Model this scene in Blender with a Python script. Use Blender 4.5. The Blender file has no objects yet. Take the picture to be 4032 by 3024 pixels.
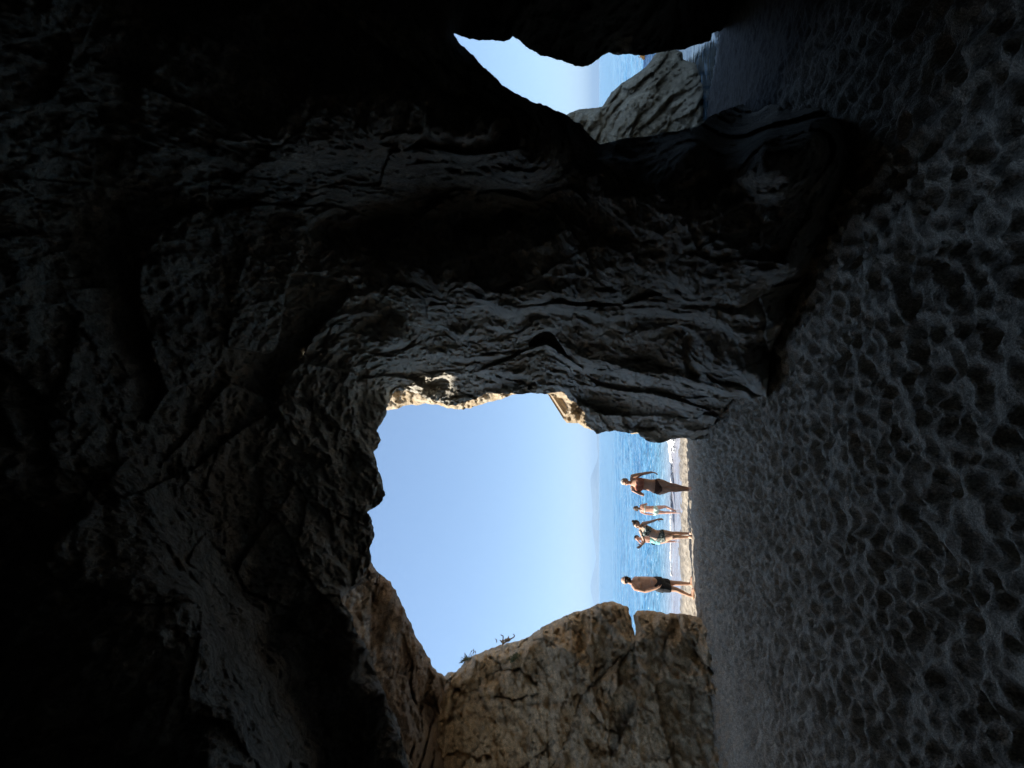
import bpy, bmesh, math, random
import numpy as np
from mathutils import Vector, Matrix

SC = bpy.context.scene
COL = SC.collection
rnd = random.Random(7)
NPR = np.random.RandomState(11)

# ------------------------------------------------------------------ camera geometry
FPX = 1515.0                      # focal length in photo pixels (4032 wide)
PITCH = math.atan(342.0 / FPX)    # the horizon sits below the middle of the upright view
CP, SP = math.cos(PITCH), math.sin(PITCH)
CAM = np.array([0.0, 0.0, 1.6])
K = 4032.0 / 2212.0               # the measuring sheet was 2212 wide


def rays(xd, yd):
    """directions for points measured on the photo (upright down = xd, upright right = -yd)"""
    xd = np.asarray(xd, float); yd = np.asarray(yd, float)
    dv = (xd * K - 2016.0) / FPX
    du = (1512.0 - yd * K) / FPX
    return np.stack([du, CP + dv * SP, SP - dv * CP], -1)


def project(d):
    f = d[..., 1] * CP + d[..., 2] * SP
    dn = d[..., 1] * SP - d[..., 2] * CP
    ok = f > 0.12
    fs = np.where(ok, f, 1.0)
    xd = np.where(ok, (dn / fs * FPX + 2016.0) / K, 99999.0)
    yd = np.where(ok, (1512.0 - d[..., 0] / fs * FPX) / K, 99999.0)
    return xd, yd


def at(X, Y, D):
    """world point seen at photo pixel (X, Y of 4032x3024) at forward distance D"""
    d = rays(X / K, Y / K)
    return CAM + d * (D / d[1])


# ------------------------------------------------------------------ noise
_PERM = NPR.permutation(256).astype(np.int64)
_PERM = np.concatenate([_PERM, _PERM, _PERM])
_G = NPR.normal(size=(256, 3)); _G /= np.linalg.norm(_G, axis=1)[:, None]
_G = _G.astype(np.float32)


def perlin(p):
    p = np.asarray(p, np.float64)
    i = np.floor(p).astype(np.int64)
    f = (p - i).astype(np.float32)
    i &= 255
    w = f * f * f * (f * (f * 6 - 15) + 10)
    out = 0
    for dx in (0, 1):
        wx = w[:, 0] if dx else 1 - w[:, 0]
        hx = _PERM[i[:, 0] + dx]
        for dy in (0, 1):
            wy = w[:, 1] if dy else 1 - w[:, 1]
            hy = _PERM[hx + i[:, 1] + dy]
            for dz in (0, 1):
                wz = w[:, 2] if dz else 1 - w[:, 2]
                g = _G[_PERM[hy + i[:, 2] + dz]]
                out = out + wx * wy * wz * (g[:, 0] * (f[:, 0] - dx) + g[:, 1] * (f[:, 1] - dy) + g[:, 2] * (f[:, 2] - dz))
    return out


def fbm(p, octv=4, gain=0.5, lac=2.03):
    a, s, q = 1.0, 0, np.array(p, float)
    for k in range(octv):
        s = s + a * perlin(q + 17.3 * k)
        a *= gain; q = q * lac
    return s


def ridged(p, octv=4, gain=0.5, lac=2.1):
    a, s, q, pr = 1.0, 0, np.array(p, float), 1.0
    for k in range(octv):
        n = 1 - np.abs(perlin(q + 9.1 * k)) * 2.2
        n = np.clip(n, 0, 1) ** 2
        s = s + a * n * pr
        pr = np.clip(n * 1.4, 0, 1)
        a *= gain; q = q * lac
    return s


_HR = NPR.rand(4096, 3).astype(np.float32)
_HD = NPR.normal(size=(4096, 3)).astype(np.float32); _HD /= np.linalg.norm(_HD, axis=1)[:, None]


def facets(p, tilt=0.6):
    """broken-rock height: every cell of a jittered lattice is a tilted flat facet; also the distance to its border"""
    p = np.asarray(p, np.float32)
    i = np.floor(p).astype(np.int64)
    d1 = np.full(len(p), 9e9, np.float32); d2 = d1.copy(); h1 = np.zeros(len(p), np.float32)
    for dx in (-1, 0, 1):
        for dy in (-1, 0, 1):
            for dz in (-1, 0, 1):
                c = i + np.array([dx, dy, dz])
                k = (_PERM[(_PERM[(_PERM[c[:, 0] & 255] + c[:, 1]) & 255] + c[:, 2]) & 255] * 13 + c[:, 0] * 7 + c[:, 2] * 3) & 4095
                v = p - (c + _HR[k])
                d = (v * v).sum(1)
                h = (_HR[k, 0] - 0.5) + tilt * (v * _HD[k]).sum(1)
                n = d < d1
                d2 = np.where(n, d1, np.minimum(d2, d)); h1 = np.where(n, h, h1); d1 = np.where(n, d, d1)
    return h1, np.sqrt(d2) - np.sqrt(d1)


def sstep(a, b, x):
    t = np.clip((x - a) / (b - a), 0, 1)
    return t * t * (3 - 2 * t)


# ------------------------------------------------------------------ objects
def link(name, me, mat=None, parent=None):
    o = bpy.data.objects.new(name, me)
    COL.objects.link(o)
    if mat is not None and me is not None:
        me.materials.clear(); me.materials.append(mat)
    if parent is not None:
        o.parent = parent
    return o


def np_mesh(name, verts, faces, smooth=True):
    """verts (N,3), faces (M,4) or (M,3) arrays"""
    me = bpy.data.meshes.new(name)
    verts = np.asarray(verts, np.float32); faces = np.asarray(faces, np.int32)
    k = faces.shape[1]
    me.vertices.add(len(verts)); me.vertices.foreach_set('co', verts.ravel())
    me.loops.add(faces.size); me.loops.foreach_set('vertex_index', faces.ravel())
    me.polygons.add(len(faces))
    me.polygons.foreach_set('loop_start', np.arange(0, faces.size, k, dtype=np.int32))
    me.update(calc_edges=True)
    me.validate()
    if smooth:
        me.polygons.foreach_set('use_smooth', np.ones(len(me.polygons), bool))
    return me


def tag(o, label=None, cat=None, group=None, kind=None):
    if label: o['label'] = label
    if cat: o['category'] = cat
    if group: o['group'] = group
    if kind: o['kind'] = kind
    return o


def empty(name, loc):
    o = bpy.data.objects.new(name, None); COL.objects.link(o); o.location = loc
    o.empty_display_size = 0.2
    return o


# ------------------------------------------------------------------ materials
def new_mat(name):
    m = bpy.data.materials.new(name); m.use_nodes = True
    nt = m.node_tree
    return m, nt, nt.nodes['Principled BSDF']


def nd(nt, t, **kw):
    n = nt.nodes.new(t)
    for k, v in kw.items():
        if k in n.inputs: n.inputs[k].default_value = v
        else: setattr(n, k, v)
    return n


def ramp(nt, src, stops):
    r = nt.nodes.new('ShaderNodeValToRGB')
    el = r.color_ramp.elements
    while len(el) < len(stops): el.new(0.5)
    for e, (p, c) in zip(el, stops):
        e.position = p; e.color = (*c, 1) if len(c) == 3 else c
    nt.links.new(src, r.inputs[0])
    return r.outputs[0]


def mixc(nt, fac, a, b, mode='MIX'):
    n = nt.nodes.new('ShaderNodeMix'); n.data_type = 'RGBA'; n.blend_type = mode
    for s, v in ((n.inputs[0], fac), (n.inputs[6], a), (n.inputs[7], b)):
        if hasattr(v, 'links') or isinstance(v, bpy.types.NodeSocket): nt.links.new(v, s)
        else: s.default_value = v if not isinstance(v, tuple) else (*v, 1) if len(v) == 3 else v
    return n.outputs[2]


def rock_mat(name, c_dark, c_mid, c_light, stain, scale=1.0, bump=0.05, rough=0.9):
    m, nt, b = new_mat(name)
    L = nt.links
    tc = nd(nt, 'ShaderNodeTexCoord')
    n1 = nd(nt, 'ShaderNodeTexNoise', Scale=1.3 * scale, Detail=8.0, Roughness=0.62)
    n2 = nd(nt, 'ShaderNodeTexNoise', Scale=9.0 * scale, Detail=9.0, Roughness=0.7)
    n3 = nd(nt, 'ShaderNodeTexNoise', Scale=0.55 * scale, Detail=4.0, Roughness=0.5)
    n4 = nd(nt, 'ShaderNodeTexNoise', Scale=42.0 * scale, Detail=6.0, Roughness=0.7)
    vo = nd(nt, 'ShaderNodeTexVoronoi', Scale=5.0 * scale); vo.feature = 'DISTANCE_TO_EDGE'
    for n in (n1, n2, n3, n4): L.new(tc.outputs['Object'], n.inputs['Vector'])
    wv = nd(nt, 'ShaderNodeVectorMath'); wv.operation = 'ADD'
    sc = nd(nt, 'ShaderNodeVectorMath'); sc.operation = 'SCALE'; sc.inputs['Scale'].default_value = 0.35
    L.new(n2.outputs['Color'], sc.inputs[0]); L.new(tc.outputs['Object'], wv.inputs[0]); L.new(sc.outputs[0], wv.inputs[1])
    L.new(wv.outputs[0], vo.inputs['Vector'])
    c1 = ramp(nt, n1.outputs['Fac'], [(0.33, c_dark), (0.5, c_mid), (0.68, c_light)])
    c2 = ramp(nt, n2.outputs['Fac'], [(0.35, (0.68, 0.68, 0.68)), (0.62, (1.22, 1.2, 1.17))])
    c = mixc(nt, 0.8, c1, c2, 'MULTIPLY')
    c4 = ramp(nt, n4.outputs['Fac'], [(0.36, (.62, .62, .62)), (0.5, (1, 1, 1)), (0.66, (1.35, 1.33, 1.3))])
    c = mixc(nt, 0.85, c, c4, 'MULTIPLY')
    st = ramp(nt, n3.outputs['Fac'], [(0.5, (0, 0, 0)), (0.66, (1, 1, 1))])
    c = mixc(nt, st, c, mixc(nt, 0.55, c, stain))
    L.new(c, b.inputs['Base Color'])
    b.inputs['Roughness'].default_value = rough
    b.inputs['Specular IOR Level'].default_value = 0.25
    # height: coarse + fine + cracks
    def math_(op, a, bb):
        n = nd(nt, 'ShaderNodeMath'); n.operation = op
        for s, v in ((n.inputs[0], a), (n.inputs[1], bb)):
            if isinstance(v, bpy.types.NodeSocket): L.new(v, s)
            else: s.default_value = v
        return n.outputs[0]
    h = math_('ADD', math_('MULTIPLY', n2.outputs['Fac'], 1.0), math_('MULTIPLY', n4.outputs['Fac'], 0.32))
    cr = math_('MULTIPLY', math_('MINIMUM', vo.outputs['Distance'], 0.08), 2.0)
    h = math_('ADD', h, cr)
    bp = nd(nt, 'ShaderNodeBump', Strength=1.0, Distance=bump)
    L.new(h, bp.inputs['Height']); L.new(bp.outputs[0], b.inputs['Normal'])
    return m


def plain_mat(name, col, rough=0.6, var=0.12, scale=30.0, spec=0.3, sss=0.0):
    m, nt, b = new_mat(name)
    n = nd(nt, 'ShaderNodeTexNoise', Scale=scale, Detail=4.0)
    tc = nd(nt, 'ShaderNodeTexCoord'); nt.links.new(tc.outputs['Object'], n.inputs['Vector'])
    lo = tuple(c * (1 - var) for c in col); hi = tuple(min(1, c * (1 + var)) for c in col)
    nt.links.new(ramp(nt, n.outputs['Fac'], [(0.35, lo), (0.65, hi)]), b.inputs['Base Color'])
    b.inputs['Roughness'].default_value = rough
    b.inputs['Specular IOR Level'].default_value = spec
    return m
# ------------------------------------------------------------------ levels
SEA = -0.85


def beach_z(x, y):
    """smooth beach level: falls towards the sea and towards the right-hand arm"""
    x = np.asarray(x, float); y = np.asarray(y, float)
    z = -0.066 * np.maximum(y, 0) + 0.0 * x
    z = z - 0.034 * np.maximum(x - 0.5, 0) * sstep(1.0, 6.0, y)
    z = np.where(y > 13, z - (y - 13) * 0.05, z)
    return z


def ground_r(d):
    """distance along rays d (not normalised) to the smooth beach, in metres"""
    n = np.linalg.norm(d, axis=-1)
    t = np.full(n.shape, 4.0)
    dz = np.minimum(d[..., 2], -1e-3)
    for _ in range(30):
        z = beach_z(d[..., 0] * t, d[..., 1] * t)
        t = 0.5 * t + 0.5 * np.minimum((z - CAM[2]) / dz, 400.0)
    return t * n


# ------------------------------------------------------------------ sand sheet
def build_sand():
    def axis(pairs):
        out = [pairs[0][0]]
        for a, b, st in pairs:
            n = max(1, int(round((b - a) / st)))
            out += list(np.linspace(a, b, n + 1)[1:])
        return np.array(out)
    xs = axis([(-60, -14, 2.0), (-14, -8, .15), (-8, -4.4, .034), (-4.4, 4.4, .0165), (4.4, 8.5, .045), (8.5, 16, .2), (16, 60, 2.0)])
    ys = axis([(-9, 0.6, .3), (0.6, 5, .0155), (5, 9.6, .021), (9.6, 15, .045), (15, 40, 1.0)])
    X, Y = np.meshgrid(xs, ys)
    Z = beach_z(X, Y)
    P = np.stack([X.ravel(), Y.ravel(), np.zeros(X.size)], -1)
    amp = sstep(14.5, 11.5, Y)
    Z = Z + amp * 0.05 * fbm(P * 0.7, 3).reshape(X.shape) + amp * 0.022 * fbm(P * 3.1 + 4, 3).reshape(X.shape)
    # trodden sand: bowls pressed side by side leave sharp little ridges between them
    def bowls(f, sx, sy, seed, p0):
        px = X * f * sx + 0.35 * fbm(P * 1.7 + seed, 2).reshape(X.shape); py = Y * f * sy + 0.35 * fbm(P * 1.7 + seed + 50, 2).reshape(X.shape)
        ix = np.floor(px).astype(int); iy = np.floor(py).astype(int)
        best = np.zeros(X.shape)
        for dx in (-1, 0, 1):
            for dy in (-1, 0, 1):
                k = (_PERM[(_PERM[(ix + dx + seed) & 255] + iy + dy) & 255] * 15 + (ix + dx) * 5 + (iy + dy) * 11) & 4095
                q = ((px - ix - dx - _HR[k, 0]) ** 2 + (py - iy - dy - _HR[k, 1]) ** 2) / (0.30 + 0.42 * _HR[k, 2])
                dep = np.clip((_HR[(k * 7 + 3) & 4095, 0] - p0) / (1 - p0), 0, 1) ** 0.8
                best = np.minimum(best, -dep * np.clip(1 - q, 0, 1) ** 1.05)
        return best
    calm = sstep(2.2, 3.4, X - 0.1 * Y) * 0.75 + 0.0
    BW = 1.55 * (1 + 0.55 * sstep(4, 7.5, Y)) * (0.036 * bowls(9.6, 1.0, 1.2, 3, 0.22) + 0.024 * bowls(13.0, 1.0, 1.15, 90, 0.3) + 0.036 * bowls(5.2, 1.1, 0.95, 41, 0.62)) * (1 - calm) * (1 - 0.72 * sstep(9.4, 10.6, Y))
    # footprints: dents with a pushed-up rim, in a few walking directions
    H = np.zeros_like(Z); DEN = np.zeros_like(Z)
    R = np.random.RandomState(5)
    def dent(cx, cy, a, b, th, dep):
        i0, i1 = np.searchsorted(xs, [cx - 2.2 * a, cx + 2.2 * a]); j0, j1 = np.searchsorted(ys, [cy - 2.2 * a, cy + 2.2 * a])
        if i1 - i0 < 2 or j1 - j0 < 2: return
        x = X[j0:j1, i0:i1] - cx; y = Y[j0:j1, i0:i1] - cy
        wob = 1 + 0.18 * np.sin(3 * np.arctan2(y, x) + cx * 9)
        u = (x * math.cos(th) + y * math.sin(th)) / a; v = (-x * math.sin(th) + y * math.cos(th)) / b
        q = np.sqrt(u * u + v * v) * wob
        pit = -dep * (1 - sstep(0.35, 1.0, q))
        rim = 0.42 * dep * np.exp(-((q - 1.12) / 0.22) ** 2)
        H[j0:j1, i0:i1] = np.where(pit < -0.001, np.minimum(H[j0:j1, i0:i1] * 0.55, 0) + pit, H[j0:j1, i0:i1] + rim * 0.8)
    n = 0
    while n < 2600:
        cx = R.uniform(-9, 8); cy = R.uniform(0.7, 12.6)
        keep = 1.0
        if cx > 2.6 and cy > 5: keep = 0.10
        if cx > 0.8 and cy < 3.2 + 0.2 * cx: keep = 0.9
        if R.rand() > keep: n += 1; continue
        big = R.rand() < 0.16
        a = R.uniform(.11, .16) if big else R.uniform(.06, .10)
        dent(cx, cy, a, a * R.uniform(.5, .85), R.normal(1.35, 0.7), R.uniform(.022, .05) * (1.3 if big else 1) * (0.6 if cy > 10.5 else 1))
        n += 1
    Z = Z + (0.6 * H + BW) * amp + amp * 0.011 * fbm(P * 8.0, 4, .6).reshape(X.shape)
    V = np.stack([X.ravel(), Y.ravel(), Z.ravel()], -1)
    ny, nx = X.shape
    idx = np.arange(ny * nx).reshape(ny, nx)
    F = np.stack([idx[:-1, :-1], idx[:-1, 1:], idx[1:, 1:], idx[1:, :-1]], -1).reshape(-1, 4)
    global SAND_XS, SAND_YS, SAND_Z
    SAND_XS, SAND_YS, SAND_Z = xs, ys, Z
    m, nt, b = new_mat('sand')
    L = nt.links
    tc = nd(nt, 'ShaderNodeTexCoord')
    n1 = nd(nt, 'ShaderNodeTexNoise', Scale=1.6, Detail=6.0, Roughness=0.6)
    n2 = nd(nt, 'ShaderNodeTexNoise', Scale=95.0, Detail=3.0, Roughness=0.75)
    n3 = nd(nt, 'ShaderNodeTexNoise', Scale=28.0, Detail=4.0, Roughness=0.7)
    for n in (n1, n2, n3): L.new(tc.outputs['Object'], n.inputs['Vector'])
    c1 = ramp(nt, n1.outputs['Fac'], [(0.3, (.345, .30, .238)), (0.7, (.475, .415, .33))])
    c2 = ramp(nt, n2.outputs['Fac'], [(0.3, (.30, .30, .30)), (0.5, (1, 1, 1)), (0.7, (1.9, 1.85, 1.78))])
    c3 = ramp(nt, n3.outputs['Fac'], [(0.34, (.70, .70, .70)), (0.66, (1.3, 1.29, 1.27))])
    c = mixc(nt, 0.8, mixc(nt, 0.9, c1, c3, 'MULTIPLY'), c2, 'MULTIPLY')
    # wet sand along the water line is darker and glossier (by its height above the sea)
    ge = nd(nt, 'ShaderNodeNewGeometry'); sx = nd(nt, 'ShaderNodeSeparateXYZ'); L.new(ge.outputs['Position'], sx.inputs[0])
    mr = nd(nt, 'ShaderNodeMapRange'); mr.inputs['From Min'].default_value = SEA + 0.0; mr.inputs['From Max'].default_value = SEA + 0.075
    mr.inputs['To Min'].default_value = 1; mr.inputs['To Max'].default_value = 0; L.new(sx.outputs['Z'], mr.inputs['Value'])
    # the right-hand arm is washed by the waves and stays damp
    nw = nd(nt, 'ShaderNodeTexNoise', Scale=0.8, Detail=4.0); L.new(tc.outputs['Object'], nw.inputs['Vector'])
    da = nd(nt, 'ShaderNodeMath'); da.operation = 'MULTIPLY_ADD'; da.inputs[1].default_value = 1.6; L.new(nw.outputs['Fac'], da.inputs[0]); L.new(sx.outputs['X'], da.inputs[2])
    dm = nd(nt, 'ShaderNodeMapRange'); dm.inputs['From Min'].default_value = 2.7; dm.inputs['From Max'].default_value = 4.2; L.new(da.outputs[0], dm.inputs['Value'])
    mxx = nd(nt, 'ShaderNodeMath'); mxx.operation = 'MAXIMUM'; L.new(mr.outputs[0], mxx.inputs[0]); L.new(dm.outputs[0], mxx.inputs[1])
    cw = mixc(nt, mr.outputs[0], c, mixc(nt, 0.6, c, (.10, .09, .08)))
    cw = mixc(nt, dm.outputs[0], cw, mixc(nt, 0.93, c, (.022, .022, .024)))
    L.new(cw, b.inputs['Base Color'])
    mr2 = nd(nt, 'ShaderNodeMapRange'); mr2.inputs['To Min'].default_value = 0.92; mr2.inputs['To Max'].default_value = 0.32
    L.new(mr.outputs[0], mr2.inputs['Value']); L.new(mr2.outputs[0], b.inputs['Roughness'])
    b.inputs['Specular IOR Level'].default_value = 0.25
    ad = nd(nt, 'ShaderNodeMath'); ad.operation = 'ADD'
    mu = nd(nt, 'ShaderNodeMath'); mu.operation = 'MULTIPLY'; mu.inputs[1].default_value = 0.45
    L.new(n2.outputs['Fac'], mu.inputs[0]); L.new(mu.outputs[0], ad.inputs[0]); L.new(n3.outputs['Fac'], ad.inputs[1])
    bp = nd(nt, 'ShaderNodeBump', Strength=0.8, Distance=0.022); L.new(ad.outputs[0], bp.inputs['Height']); L.new(bp.outputs[0], b.inputs['Normal'])
    o = link('sand_beach', np_mesh('sand_beach', V, F), m)
    tag(o, kind='structure')
    return o


def sand_z(x, y):
    i = int(np.clip(np.searchsorted(SAND_XS, x), 1, len(SAND_XS) - 1)); j = int(np.clip(np.searchsorted(SAND_YS, y), 1, len(SAND_YS) - 1))
    return float(SAND_Z[j - 1:j + 1, i - 1:i + 1].mean())


build_sand()


# ------------------------------------------------------------------ sea
def build_sea():
    xs = np.unique(np.concatenate([np.linspace(-9, 12, 360), np.linspace(-60, 60, 90), np.array([-25000, -6000, -1500, -400, -150, 150, 400, 1500, 6000, 25000])]))
    ys = np.unique(np.concatenate([np.linspace(3.2, 24, 400), np.linspace(24, 70, 120), np.array([100, 160, 300, 700, 1800, 5000, 12000, 26000])]))
    X, Y = np.meshgrid(xs, ys)
    P = np.stack([X.ravel() * 0.55, Y.ravel() * 1.7, np.zeros(X.size)], -1)
    near = sstep(13.5, 19.0, Y) * sstep(90, 30, Y)
    Z = SEA + near * 0.13 * fbm(P * 1.1, 4, .6).reshape(X.shape) + 0.004 * (Y < 40) * fbm(P * 2.0, 2).reshape(X.shape)
    # the low breaker that runs along the shore
    line = 13.95 + 0.10 * np.sin(X * 0.9) + 0.16 * fbm(np.stack([X.ravel() * .7, np.zeros(X.size), np.full(X.size, 3.)], -1), 2).reshape(X.shape)
    hgt = 0.05 + 0.10 * sstep(-3.0, -1.4, X)
    Z = Z + hgt * np.exp(-((Y - line) / 0.16) ** 2) + 0.05 * np.exp(-((Y - line - 2.2) / 0.35) ** 2)
    V = np.stack([X.ravel(), Y.ravel(), Z.ravel()], -1)
    ny, nx = X.shape; idx = np.arange(ny * nx).reshape(ny, nx)
    F = np.stack([idx[:-1, :-1], idx[:-1, 1:], idx[1:, 1:], idx[1:, :-1]], -1).reshape(-1, 4)
    m, nt, b = new_mat('sea_water'); L = nt.links
    tc = nd(nt, 'ShaderNodeTexCoord')
    mp = nd(nt, 'ShaderNodeMapping'); mp.inputs['Scale'].default_value = (0.8, 2.6, 1); L.new(tc.outputs['Object'], mp.inputs[0])
    n1 = nd(nt, 'ShaderNodeTexNoise', Scale=0.9, Detail=5.0, Roughness=0.6)
    n2 = nd(nt, 'ShaderNodeTexNoise', Scale=0.16, Detail=5.0, Roughness=0.65)
    for n in (n1, n2): L.new(mp.outputs[0], n.inputs['Vector'])
    c = ramp(nt, n2.outputs['Fac'], [(0.35, (.035, .155, .31)), (0.65, (.13, .31, .46))])
    ge0 = nd(nt, 'ShaderNodeNewGeometry'); sx0 = nd(nt, 'ShaderNodeSeparateXYZ'); L.new(ge0.outputs['Position'], sx0.inputs[0])
    sh = nd(nt, 'ShaderNodeMapRange'); sh.inputs['From Min'].default_value = 13.7; sh.inputs['From Max'].default_value = 16.5; L.new(sx0.outputs['Y'], sh.inputs['Value'])
    arm = nd(nt, 'ShaderNodeMapRange'); arm.inputs['From Min'].default_value = 0.5; arm.inputs['From Max'].default_value = 2.0; L.new(sx0.outputs['X'], arm.inputs['Value'])
    sh2 = nd(nt, 'ShaderNodeMapRange'); sh2.inputs['From Min'].default_value = 14.5; sh2.inputs['From Max'].default_value = 21; L.new(sx0.outputs['Y'], sh2.inputs['Value'])
    c = mixc(nt, sh.outputs[0], mixc(nt, arm.outputs[0], (.30, .30, .34), (.02, .035, .045)), mixc(nt, sh2.outputs[0], (.13, .27, .37), c))  # shore strip: pale turbid water, with the sky's reflection put into its colour
    # pale flecks painted in for sparkle and for foam on small crests
    n5 = nd(nt, 'ShaderNodeTexNoise', Scale=2.6, Detail=4.0, Roughness=0.65); L.new(mp.outputs[0], n5.inputs['Vector'])
    c = mixc(nt, ramp(nt, n5.outputs['Fac'], [(0.52, (0, 0, 0)), (0.70, (.65, .65, .65))]), c, (.38, .51, .60))
    L.new(c, b.inputs['Base Color'])
    b.inputs['Roughness'].default_value = 0.08
    b.inputs['IOR'].default_value = 1.33
    # ripples calm down in the thin water at the shore
    ge = nd(nt, 'ShaderNodeNewGeometry'); sx = nd(nt, 'ShaderNodeSeparateXYZ'); L.new(ge.outputs['Position'], sx.inputs[0])
    mr = nd(nt, 'ShaderNodeMapRange'); mr.inputs['From Min'].default_value = 12.5; mr.inputs['From Max'].default_value = 17
    mr.inputs['To Min'].default_value = 0.08; mr.inputs['To Max'].default_value = 1.0; L.new(sx.outputs['Y'], mr.inputs['Value'])
    b1 = nd(nt, 'ShaderNodeBump', Distance=0.3); L.new(mr.outputs[0], b1.inputs['Strength']); L.new(n1.outputs['Fac'], b1.inputs['Height'])
    b2 = nd(nt, 'ShaderNodeBump', Distance=1.3); L.new(mr.outputs[0], b2.inputs['Strength']); L.new(n2.outputs['Fac'], b2.inputs['Height'])
    L.new(b1.outputs[0], b2.inputs['Normal']); L.new(b2.outputs[0], b.inputs['Normal'])
    o = link('sea', np_mesh('sea', V, F), m); tag(o, kind='structure')

    # foam: lumpy broken strip on the breaker
    gx = np.linspace(-6.5, 0.8, 520); gy = np.linspace(-0.95, 1.25, 120)
    GX, T = np.meshgrid(gx, gy)
    LN = 13.95 + 0.10 * np.sin(GX * 0.9) + 0.16 * fbm(np.stack([GX.ravel() * .7, np.zeros(GX.size), np.full(GX.size, 3.)], -1), 2).reshape(GX.shape)
    GY = LN + T
    Q = np.stack([GX.ravel() * 1.0, GY.ravel() * 1.6, np.full(GX.size, 1.7)], -1)
    big = sstep(-3.0, -1.6, GX)
    width = 0.17 + 0.60 * big + 0.07 * fbm(Q * 0.6, 2).reshape(GX.shape)
    gap = fbm(np.stack([GX.ravel() * 1.1, np.zeros(GX.size), np.full(GX.size, 8.)], -1), 3).reshape(GX.shape)
    nz = fbm(Q * 5.0, 4, 0.6).reshape(GX.shape)
    val = 1 - np.abs(T - 0.12 * big) / width + 1.05 * nz + 0.05 + 0.5 * np.minimum(gap + 0.1, 0.25) - 0.25 * (GX < -3.4)
    zz = SEA + (0.05 + 0.10 * sstep(-3.0, -1.4, GX)) * np.exp(-(T / 0.16) ** 2) + 0.008 + 0.05 * np.clip(val, 0, 1) * (0.6 + 1.2 * big) * (0.6 + nz)
    V = np.stack([GX.ravel(), GY.ravel(), zz.ravel()], -1)
    ny, nx = GX.shape; idx = np.arange(ny * nx).reshape(ny, nx)
    F = np.stack([idx[:-1, :-1], idx[:-1, 1:], idx[1:, 1:], idx[1:, :-1]], -1)
    keep = (val[:-1, :-1] > .35) & (val[1:, 1:] > .35) & (val[:-1, 1:] > .35)
    me = np_mesh('sea_foam', V, F[keep])
    fm = plain_mat('foam', (.66, .68, .70), 0.7, .06, 40)
    o = link('sea_foam', me, fm)
    md = o.modifiers.new('thick', 'SOLIDIFY'); md.thickness = 0.02; md.offset = -1
    tag(o, 'white broken foam of the low wave running along the water line', 'foam', kind='stuff')


build_sea()
# ------------------------------------------------------------------ rock built as thick relief sheets
class RBF:
    def __init__(s, pts, vals):
        s.p = pts / np.linalg.norm(pts, axis=1)[:, None]
        A = np.linalg.norm(s.p[:, None] - s.p[None], axis=2)
        n = len(vals)
        M = np.zeros((n + 1, n + 1)); M[:n, :n] = A - np.eye(n) * 0.002; M[:n, n] = 1; M[n, :n] = 1
        sol = np.linalg.solve(M, np.append(vals, 0.0))
        s.w, s.c = sol[:n].astype(np.float32), sol[n]
        s.p = s.p.astype(np.float32)

    def __call__(s, d):
        d = d.astype(np.float32); out = np.empty(len(d), np.float32)
        for k in range(0, len(d), 20000):
            q = d[k:k + 20000]
            g = np.clip(2 - 2 * q @ s.p.T, 0, None)
            out[k:k + 20000] = np.sqrt(g) @ s.w + s.c
        return out


def poly_sd(xd, yd, poly):
    """signed distance in sheet pixels, negative inside"""
    poly = np.array(poly, float); n = len(poly)
    d2 = np.full(xd.shape, 1e12); ins = np.zeros(xd.shape, bool)
    for i in range(n):
        ax, ay = poly[i]; bx, by = poly[(i + 1) % n]
        ex, ey = bx - ax, by - ay
        wx, wy = xd - ax, yd - ay
        t = np.clip((wx * ex + wy * ey) / (ex * ex + ey * ey + 1e-9), 0, 1)
        d2 = np.minimum(d2, (wx - ex * t) ** 2 + (wy - ey * t) ** 2)
        c = ((ay > yd) != (by > yd)) & (xd < (bx - ax) * (yd - ay) / ((by - ay) if by != ay else 1e-9) + ax)
        ins ^= c
    return np.where(ins, -1, 1) * np.sqrt(d2)


def dirs(AZ, EL):
    return np.stack([np.sin(AZ) * np.cos(EL), np.cos(AZ) * np.cos(EL), np.sin(EL)], -1)


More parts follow.
